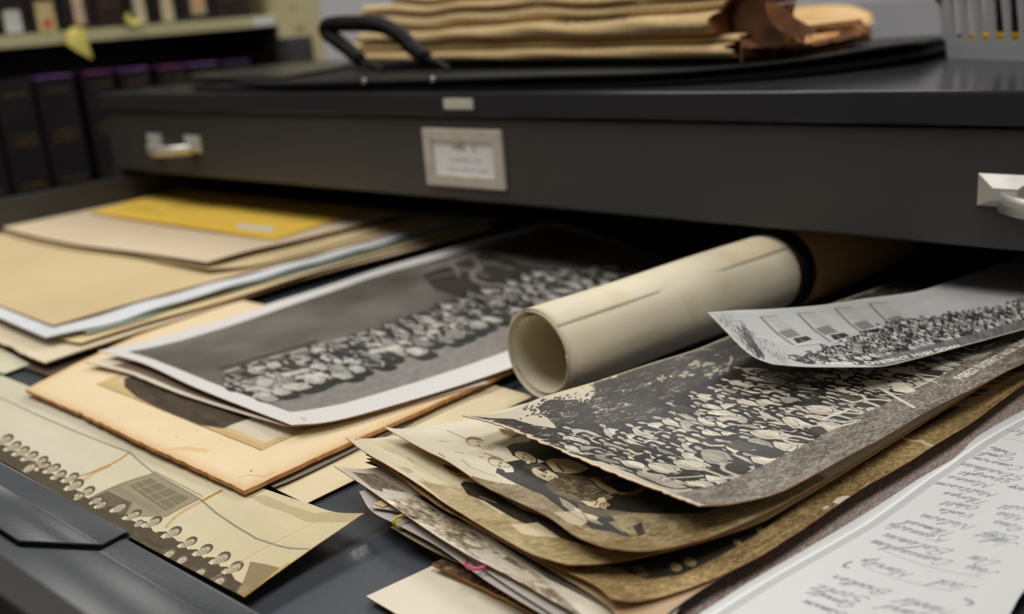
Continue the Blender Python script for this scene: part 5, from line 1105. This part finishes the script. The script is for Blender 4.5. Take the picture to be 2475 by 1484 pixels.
# ---- folded newspapers
A_, B_ = np.array([-.44, .235]), np.array([.21, .10]); dn = (B_ - A_) / np.linalg.norm(B_ - A_); nrm_ = np.array([dn[1], -dn[0]])      # towards the camera
nrm_ = nrm_ if nrm_[1] < 0 else -nrm_
def on_front(px, py, back=0.0):
    w_ = ray(px, py); o = A_ - nrm_ * back
    t = ((o - CAM[:2]) @ nrm_) / (w_[:2] @ nrm_); return CAM + w_ * t
def news_img(name, seed, patch=None):
    p = Pic(1400, 500, (226, 198, 148)); rg = np.random.default_rng(seed); p.a += ((fbm(1400, 500, 9, 4, 5, seed) - .5) * 26)[..., None]
    for col_ in range(11):
        u0 = .01 + col_ * .09
        for row in range(34):
            v = .02 + row * .028; u = u0
            while u < u0 + .078:
                L = rg.uniform(.003, .012)
                if rg.random() < .8: p.poly([(u, v), (u + L, v), (u + L, v + .010), (u, v + .010)], (120, 100, 72), .5)
                u += L + .003
    if patch:
        u0, u1, v0, v1 = patch; p.poly([(u0, v0), (u1, v0), (u1, v1), (u0, v1)], (74, 68, 60), .9)
        for k in range(120): p.poly(ellraw(rg.uniform(u0, u1), rg.uniform(v0, v1), .006, .018), rg.choice([(190, 170, 130), (40, 38, 36), (150, 132, 104)]), .8)
    V = p.Y / p.h; k = np.clip(1 - V / .36, 0, 1)[..., None] ** .6 * .75; p.a = p.a * (1 - k) + np.array([176, 122, 64]) * k
    p.blur(1); return p.image(name)
def ellraw(u, v, a, b): return [(u + a * math.cos(t), v + b * math.sin(t)) for t in np.linspace(0, 2 * math.pi, 8, endpoint=False)]
def sz(px, py):
    q = on_front(px, py); return ((q[:2] - A_) @ dn, q[2])
LINES = [((842, 151), (1778, 141)), ((842, 129), (1778, 104)), ((832, 108), (1786, 84)), ((870, 82), (1738, 26)), ((890, 40), (1752, -6)), ((884, 16), (1790, -34)), ((950, -16), (1792, -74))]
LZ = []
for a, b in LINES:
    (s0, z0), (s1, z1) = sz(*a), sz(*b); LZ.append((z0 - s0 * (z1 - z0) / (s1 - s0), (z1 - z0) / (s1 - s0)))
def bundle(i, xl, xr, seed, label, depth=.30, back=0.0, patch=None):
    rg = np.random.default_rng(seed); sl, sr = sz(xl, 60)[0], sz(xr, 60)[0]
    n, mseg = 60, 10; V, UV = [], []; W_ = mseg + 5
    jl = rg.normal(0, .004, W_); jr = rg.normal(0, .0035, W_)
    for q_ in range(n + 1):
        t = q_ / n; s_ = sl + (sr - sl) * t; wob = .0009 * math.sin(s_ * 21) + .0006 * math.sin(s_ * 47 + 1)
        w0 = 0 if i == 0 else wob * i * .35; z0 = LZ[i][0] + LZ[i][1] * s_ + w0 + .0004; z1 = LZ[i + 1][0] + LZ[i + 1][1] * s_ + wob * (i + 1) * .35 - .0004
        h = z1 - z0; prof = [(-depth, .02), (-depth * .5, .0), (-.01, .0)]
        for k in range(mseg): a = -math.pi / 2 + math.pi * k / (mseg - 1); prof.append((h * .62 * math.cos(a) * (1 + .1 * math.sin(t * 23 + k)) - back, .5 + .5 * math.sin(a)))
        prof += [(-.02, 1.0), (-depth, 1.0)]
        for k, (d, z_) in enumerate(prof[:W_]):
            e = jl[k] if q_ == 0 else (jr[k] if q_ == n else 0)
            q = A_ + dn * (s_ + e) + nrm_ * d
            V.append((q[0], q[1], z0 + h * z_)); UV.append((t, k / (W_ - 1)))
    F = []
    for q_ in range(n):
        for k in range(W_ - 1): F.append((q_ * W_ + k, (q_ + 1) * W_ + k, (q_ + 1) * W_ + k + 1, q_ * W_ + k + 1))
        F.append((q_ * W_, q_ * W_ + W_ - 1, (q_ + 1) * W_ + W_ - 1, (q_ + 1) * W_))
    F.append(tuple(range(W_))); F.append(tuple(n * W_ + k for k in range(W_))[::-1])
    me = bpy.data.meshes.new('newspaper'); me.from_pydata(V, [], F); uvl = me.uv_layers.new(name='UVMap')
    li = np.zeros(len(me.loops), np.int32); me.loops.foreach_get('vertex_index', li); uvl.data.foreach_set('uv', np.array(UV, np.float32)[li].ravel())
    m = picture('newsprint', news_img('newsprint', seed, patch), .9, .1, .3)
    mi = np.zeros(len(F), np.int32); mi[-2:] = 1; me.polygons.foreach_set('material_index', mi)
    o = link_mesh('newspaper', me, [m, paper('news_edge', (150, 98, 52), (104, 62, 30), 120, .95)], None)
    sm = np.ones(len(F), bool); sm[-2:] = False; me.polygons.foreach_set('use_smooth', sm)
    return tag(o, label, 'newspaper', 'folded newspapers on the portfolio case')
bundle(0, 842, 1778, 1, 'folded yellowed newspaper at the very bottom of the pile', .17)
bundle(1, 832, 1786, 2, 'thin folded newspaper, second from the bottom of the pile', .16, .003)
bundle(2, 870, 1736, 3, 'thick folded newspaper with a dark printed picture near its right end', .09, 0, (.66, .83, .74, .86))
bundle(3, 892, 1752, 4, 'folded newspaper in the middle of the pile, browner underneath', .08, .006)
bundle(4, 884, 1790, 5, 'thin folded newspaper below the top one', .07, .002)
bundle(5, 950, 1792, 6, 'topmost folded newspaper, cut by the upper frame edge', .07, .006)
NB1 = paper('brown_leaf', (132, 84, 42), (84, 50, 24), 18, .9); NB2 = paper('brown_leaf_dark', (92, 58, 30), (60, 36, 18), 18, .9); NB3 = paper('tan_leaf', (222, 188, 138), (198, 156, 100), 14, .9); RIMN = paper('rim_leaf', (214, 164, 108), (176, 118, 64), 90, .9)
E0 = A_ + dn * sz(1788, 60)[0]
def on_end(px, py, d):                             # the plane of the torn right ends, d metres outside it
    w_ = ray(px, py); o = E0 + dn * d
    t = ((o - CAM[:2]) @ dn) / (w_[:2] @ dn); return CAM + w_ * t
def leaf(bot, top, m, label, seed, th=.6, rag=6.0, fn=None):
    fn = fn or on_end
    b = [fn(*q) for q in bot]; t = [fn(*q) for q in top]
    S = Sheet(b, [b[-1], t[-1]], t, [b[0], t[0]], 60, 18, raw=True, rag={'r': rag, 'b': rag * .35, 't': rag * .45}, ragseed=seed, wave=lambda u, v: 1.0 * np.sin(u * 15 + seed) * np.sin(v * 4 + seed) * u)
    tag(S.build('newspaper_leaf', [m, m, RIMN], th), label, 'newspaper', 'brittle newspaper ends')
leaf([(1792, 150, .004), (1880, 154, .010), (1980, 144, .010), (2085, 120, .006)], [(1792, 134, .003), (1880, 138, .005), (1980, 128, .004), (2088, 104, .003)], NB1, 'lowest brittle brown newspaper end at the right of the pile', 3)
leaf([(1792, 134, .009), (1880, 138, .018), (1980, 128, .017), (2108, 102, .009)], [(1792, 112, .003), (1880, 114, .005), (1980, 104, .004), (2100, 82, .003)], NB2, 'dark brown brittle newspaper end above the lowest one', 4)
leaf([(1792, 114, .012), (1880, 121, .024), (1985, 108, .022), (2112, 78, .012)], [(1792, 92, .004), (1880, 88, .006), (1980, 78, .004), (2104, 62, .003)], NB1, 'torn brown newspaper layers in the middle of the right end', 5)
leaf([(1870, 66, .44), (1960, 62, .46), (2040, 60, .5), (2120, 57, .52)], [(1880, 26, .62), (1960, 14, .64), (2040, 12, .66), (2108, 28, .66)], NB3, 'light tan newspaper sheet lying behind the curled brown leaf', 6, rag=11.0, fn=on_y)
leaf([(1740, 98, -.040), (1800, 112, .002), (1860, 114, .024), (1930, 104, .040), (1980, 94, .040)], [(1744, -30, -.035), (1790, -52, -.005), (1850, -30, .004), (1893, 20, .006), (1968, 66, .012)], NB2, 'large dark brown leaf curling upward at the right end', 7, .9, 3.0)
leaf([(1862, 50, .030), (1890, 76, .042), (1945, 98, .050)], [(1852, 4, .020), (1892, 14, .026), (1950, 88, .046)], NB1, 'narrow lit torn strip along the curl of the large dark leaf', 8, .9, 2.0)
leaf([(1900, 104, .042), (1940, 106, .046), (1990, 96, .044), (2030, 86, .030)], [(1905, 78, .032), (1940, 84, .034), (1985, 80, .030), (2028, 74, .022)], RIMN, 'ragged orange brown scrap at the foot of the curled leaf', 9, .8, 5.0)

# ---- plastic basket
bk = empty('plastic_basket', (.45, .25, TOPZ), 'light grey slotted plastic basket at the upper right corner', 'basket')
PLA = enamel('grey_plastic', (178, 180, 186), .4, .5, .04, (170, 172, 178))
bc = T(2288, 137, 1.0)[:2]; bd = T(2475, 144, 1.0)[:2] - bc; bd = bd / np.linalg.norm(bd); bn = np.array([-bd[1], bd[0]])
def bp(a, d, z): q = bc + bd * a + bn * d; return np.array([q[0], q[1], TOPZ + z])
BL, BD, BH = .26, .17, .085
def fl_(z): return z * .10                                       # flare
def wall(c0, c1, d0, d1, mb, n, slots=True):
    """one slotted wall from corner (a,d) c0 to c1; outward flare directions d0, d1"""
    c0, c1, d0, d1 = map(np.array, (c0, c1, d0, d1)); th = .0022
    inn = _n(((np.array([BL / 2, BD / 2]) - (c0 + c1) / 2)))
    def pt(t, z, k): q = (c0 + d0 * fl_(z)) * (1 - t) + (c1 + d1 * fl_(z)) * t + inn * (th if k else 0); return bp(q[0], q[1], z)
    def quad(t0, t1, z0, z1, t0b=None, t1b=None):
        t0b = t0 if t0b is None else t0b; t1b = t1 if t1b is None else t1b
        v = [mb.b.verts.new(x) for x in (pt(t0, z0, 0), pt(t1, z0, 0), pt(t1b, z1, 0), pt(t0b, z1, 0), pt(t0, z0, 1), pt(t1, z0, 1), pt(t1b, z1, 1), pt(t0b, z1, 1))]
        for f in ((0, 1, 2, 3), (7, 6, 5, 4), (0, 4, 5, 1), (1, 5, 6, 2), (2, 6, 7, 3), (3, 7, 4, 0)): mb.b.faces.new([v[i] for i in f])
    quad(0, 1, .0, .0145)
    L = np.linalg.norm(c1 - c0); n = int(L / .0152); w_ = 1 / n
    for k in range(n):
        a = k * w_; quad(a + w_ * .33 - w_ * .5 * (k == 0), a + w_ * .67, .0145, .046, a + w_ * .25 - w_ * .4 * (k == 0), a + w_ * .75)
    quad(0, 1, .046, BH)
m = MB()
wall((0, 0), (BL, 0), (-1, -1), (1, -1), m, 17); m.build('front_wall', PLA, bk)
m = MB(); wall((0, BD), (0, 0), (-1, 1), (-1, -1), m, 11); m.build('side_wall', PLA, bk)
m = MB(); wall((BL, 0), (BL, BD), (1, -1), (1, 1), m, 11); m.build('side_wall', PLA, bk)
m = MB(); wall((BL, BD), (0, BD), (1, 1), (-1, 1), m, 17); m.build('back_wall', PLA, bk)
m = MB(); b = m.b; v = [b.verts.new(bp(a, d, z)) for z in (.001, .003) for a, d in ((.002, .002), (BL - .002, .002), (BL - .002, BD - .002), (.002, BD - .002))]
for f in ((3, 2, 1, 0), (4, 5, 6, 7), (0, 1, 5, 4), (1, 2, 6, 5), (2, 3, 7, 6), (3, 0, 4, 7)): b.faces.new([v[i] for i in f])
m.build('bottom', PLA, bk)
fz = fl_(BH) + .002; pts = [bp(-fz, -fz, BH), bp(BL + fz, -fz, BH), bp(BL + fz, BD + fz, BH), bp(-fz, BD + fz, BH), bp(-fz, -fz, BH)]
m = MB()
for q0, q1 in zip(pts[:-1], pts[1:]): m.tube([q0, q1], .004, 10)
m.build('rim', PLA, bk, True)
q = [bp(-.006, -.004, z) for z in (.044, .085)]; MB().tube(q, .0035, 8).build('corner_lug', PLA, bk, True)
# what is inside the basket
def inbox(a0, a1, d0, d1, z0, z1, nm, m, lab, cat):
    mb = MB(); v = [mb.b.verts.new(bp(a, d, z)) for z in (z0, z1) for a, d in ((a0, d0), (a1, d0), (a1, d1), (a0, d1))]
    for f in ((3, 2, 1, 0), (4, 5, 6, 7), (0, 1, 5, 4), (1, 2, 6, 5), (2, 3, 7, 6), (3, 0, 4, 7)): mb.b.faces.new([v[i] for i in f])
    return tag(mb.build(nm, m), lab, cat)
inbox(.006, .24, .014, .05, .0045, .017, 'yellow_box', paper('box_yellow', (224, 176, 24)), 'flat orange yellow box on the bottom inside the plastic basket', 'box')
inbox(.012, .235, .030, .033, .018, .060, 'card_sheet', paper('card_black', (24, 22, 22)), 'black card set behind the slots of the plastic basket as its dark interior', 'card')  # black card close behind the slots, standing in for the shaded basket interior
inbox(.010, .230, .050, .056, .018, .075, 'card_sheet', paper('card_lemon', (206, 200, 150)), 'pale yellow card standing behind the black card in the basket', 'card')
t = MB(); c_ = bp(.092, .022, .052)
for k in range(2):
    c_ = bp(.074 + .030 * k, .016, .040); tb = MB(); tb.tube([c_ + np.array([0, 0, -.020]), c_ + np.array([0, 0, .008]), c_ + np.array([0, 0, .014])], [.009, .009, .003], 16)
    tag(tb.build('glue_bottle', paper('cap_yellow', (232, 208, 20), None, 9, .4), None, True), 'bright yellow rounded cap inside the basket, ' + ('left' if k == 0 else 'right') + ' one', 'cap')

# ================================================================ the bookcase on the left
BX = -1.10
CRM = enamel('cream_enamel', (196, 188, 146), .45, .4, .05, (188, 180, 138))
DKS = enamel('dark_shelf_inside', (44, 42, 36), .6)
bcse = empty('bookcase', (BX - .15, -.1, 0), 'cream steel library bookcase beyond the cabinet, filled with old bound volumes', 'bookcase')
YB0, YB1 = -1.0, .610
zs = 1.0315
for z in (zs, zs - .355, zs - .71, zs + .36, zs + .72):
    m = MB(); m.box((BX - .28, YB0, z - .004), (BX - .0015, YB1, z), .0006); m.box((BX - .0015, YB0, z - .0195), (BX, YB1, z), .0005); m.build('shelf', CRM, bcse)
MB().box((BX - .30, YB1, 0), (BX + .001, YB1 + .105, 2.1), .001).build('upright', CRM, bcse)
MB().box((BX - .30, YB0 - .03, 0), (BX + .001, YB0, 2.1), .001).build('upright', CRM, bcse)
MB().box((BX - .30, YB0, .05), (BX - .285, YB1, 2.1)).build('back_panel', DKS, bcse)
MB().box((BX - .28, YB1 - .003, .1), (BX - .004, YB1 - .0005, zs - .021)).build('end_shade_sheet', DKS, bcse)  # added dark sheet over the cream upright's inner face, standing in for shade
# shelf mark printed on the upright
p = Pic(200, 900, (196, 186, 140)); 
for txt, v in (('HBI', .86), ('Y', .64), ('AR', .42), ('CB', .20)): write(p, txt, (.25, v), (.16, 0), (0, .055), .012, (92, 88, 52), .75, asp=4.5)
p.blur(2)
yy0, yy1 = YB1 + .02, YB1 + .085
Sheet([(BX + .0018, yy0, .92), (BX + .0018, yy1, .92)], [(BX + .0018, yy1, .92), (BX + .0018, yy1, 1.10)], [(BX + .0018, yy0, 1.10), (BX + .0018, yy1, 1.10)], [(BX + .0018, yy0, .92), (BX + .0018, yy0, 1.10)], 4, 4, raw=True).build('range_label', [picture('range_face', p.image('range'), .6, .3), CARD], .4, bcse)
MB().box((BX, YB1 - .055, zs - .0175), (BX + .0008, YB1 - .008, zs - .003)).build('shelf_label', CARD, bcse)
MB().box((BX + .003, YB1 - .01, .60), (BX + .035, YB1 + .052, .988), .002).build('end_bracket', enamel('bracket_grey', (62, 60, 60), .5), bcse)
def book(y0, y1, zb, h, colr, label, top=None, lab=None, bands=True, dep=.19, setback=.012, group=None, lean=0.0):
    """a bound volume with rounded spine towards +x"""
    b = empty('bound_volume', (BX - setback, (y0 + y1) / 2, zb), label, 'book', group)
    cl = paper('cloth_%d_%d_%d' % colr, colr, tuple(int(v * .7) for v in colr), 40, .7, .3)
    m = MB(); r = (y1 - y0) / 2; yc = (y0 + y1) / 2; n = 8; sh = lambda z: lean * (z - zb)
    pr = [(BX - setback - dep, y0), (BX - setback - .006, y0)] + [(BX - setback - .006 + .007 * math.cos(a), yc + r * math.sin(a)) for a in np.linspace(-math.pi / 2, math.pi / 2, n)][1:-1] + [(BX - setback - .006, y1), (BX - setback - dep, y1)]
    inner = [(BX - setback - dep, y1 - .003), (BX - setback - .010, y1 - .003), (BX - setback - .010, y0 + .003), (BX - setback - dep, y0 + .003)]
    m.prism([(x, y) for x, y in pr], 2, zb, zb + h); o = m.build('cover', cl, b)
    pg = MB(); pg.prism([(x, y) for x, y in [(BX - setback - dep + .004, y0 + .003), (BX - setback - .003, y0 + .003), (BX - setback - .003, y1 - .003), (BX - setback - dep + .004, y1 - .003)]], 2, zb + h - .003, zb + h + .0012)
    pg.build('page_block', top or paper('pages_grey', (58, 50, 54), (42, 36, 40), 30, .8), b)
    if bands:
        gd = paper('gilt', (128, 100, 56), (40, 32, 24), 160, .5)
        for fz_ in (.08, .32, .36, .60, .85):
            mb = MB()
            z_ = zb + h * (1 - fz_)
            arc = [(BX - setback - .006 + .0076 * math.cos(a), yc + (r * .93) * math.sin(a)) for a in np.linspace(-.75, .75, 7)]
            mb.strip([(x, y, z_) for x, y in arc], [(x, y, z_ + .003) for x, y in arc]); mb.build('gilt_band', gd, b)
    if lab:
        lc, z0, z1, w_ = lab
        arc = [(BX - setback - .006 + .0079 * math.cos(a), yc + (r * w_) * math.sin(a)) for a in np.linspace(-1.2, 1.2, 7)]
        mb = MB(); mb.strip([(x, y, zb + z0) for x, y in arc], [(x, y, zb + z1) for x, y in arc]); L_ = mb.build('spine_label', paper('label_%d_%d_%d' % lc, lc, None, 20, .7), b)
    return b
PUR = [paper('pages_purple', (206, 150, 250), (110, 80, 140), 40, .7), paper('pages_magenta', (200, 96, 176), (120, 58, 104), 40, .7), paper('pages_violet', (120, 90, 160), (60, 48, 84), 40, .7), None]
# upper row: (y0, y1, colour, label colour, z0, z1, width, text)
U_ = [(-.06, .005, (30, 24, 24), None, 'black volume at the left frame edge on the upper shelf'), (.008, .078, (28, 22, 22), None, 'black volume left of the one with the square white label'),
      (.082, .136, (32, 26, 26), ((206, 208, 200), .003, .038, .78), 'black volume with square white label on its spine'),
      (.139, .189, (44, 32, 28), ((206, 186, 132), .002, .048, .86), 'volume with tan label and red mark'),
      (.192, .250, (30, 24, 26), ((214, 184, 156), .008, .090, .60), 'dark volume with tall pinkish label strip'),
      (.253, .305, (50, 32, 24), None, 'brown volume with faded lettering between two labelled ones'),
      (.308, .356, (34, 26, 26), ((214, 200, 168), .004, .050, .72), 'dark volume with cream label above the loose yellow slip'),
      (.359, .412, (34, 26, 26), ((210, 196, 160), .003, .044, .72), 'dark volume with cream label, second from the leaning one'),
      (.415, .482, (40, 30, 34), ((214, 196, 160), .012, .055, .72), 'dark volume with cream and orange label set higher'),
      (.486, .560, (46, 34, 32), None, 'last dark brown volume beside the cream upright')]
for y0, y1, c, lab, text in U_:
    b = book(y0, y1, zs + .0003, .24, c, text, lab=lab, group='bound volumes on the upper shelf')
    if 'red mark' in text:
        mb = MB(); mb.box((BX - .0125 - .006 + .0085, (y0 + y1) / 2 - .007, zs + .009), (BX - .0125 - .006 + .0095, (y0 + y1) / 2 + .007, zs + .020), .0004); mb.build('red_mark', paper('red_mark', (206, 70, 70)), b)
    if 'orange' in text:
        mb = MB(); mb.box((BX - .0125 - .006 + .0085, (y0 + y1) / 2 - .010, zs + .022), (BX - .0125 - .006 + .0095, (y0 + y1) / 2 + .010, zs + .046), .0004); mb.build('orange_mark', paper('orange_mark', (214, 172, 126)), b)
ys = [(-.15, -.085), (-.08, -.018), (-.013, .050), (.055, .118), (.124, .190), (.205, .262), (.272, .330), (.345, .405), (.412, .470), (.478, .545)]
tops = [3, 3, 3, 3, 0, 1, 0, 1, 0, 2]
txt2 = ['leftmost dark volume', 'second dark volume from the left', 'dark volume with greyish page tops, first in view', 'dark volume with greyish page tops, beside the purple one', 'dark volume with first purple page top', 'dark volume with magenta page top', 'dark volume with purple page top under the yellow slips', 'dark volume with dim magenta page top', 'dark volume with lilac page top near the cabinet', 'last dark volume with faint violet page top']
for (y0, y1), tp, tx in zip(ys, tops, txt2):
    book(y0, y1, .6770, .2835 - .03 * (y0 > .2) * (y0 - .2), (22, 18, 19), tx + ' on the lower shelf', top=PUR[tp], group='dark volumes on the lower shelf', setback=.006)
# loose yellow slips on the shelf edge
YEL = paper('slip_yellow', (214, 204, 110), (200, 188, 92), 12, .8, trans=.15)
def XB(px, py, d=0.0): return on_x(px, py, BX + d)
S = Sheet([XB(158, 104, .012), XB(185, 122, .018), XB(224, 143, .012)], [XB(224, 143, .012), XB(212, 100, .008), XB(207, 70, .003)], [XB(172, 66, .003), XB(190, 66, .005), XB(207, 70, .003)], [XB(158, 104, .012), XB(160, 84, .010), XB(172, 66, .003)], 14, 14, raw=True)
tag(S.build('yellow_slip', [YEL], .3), 'large yellow paper slip hanging over the cream shelf edge', 'paper')
S = Sheet([XB(302, 50, .004), XB(322, 62, .010), XB(346, 52, .004)], [XB(346, 52, .004), XB(335, 48, .000)], [XB(310, 28, .0015), XB(318, 44, .002), XB(335, 48, .001)], [XB(302, 50, .004), XB(303, 38, .004), XB(310, 28, .0015)], 10, 10, raw=True)
tag(S.build('yellow_slip', [YEL], .3), 'small curled yellow slip on the cream shelf edge', 'paper')
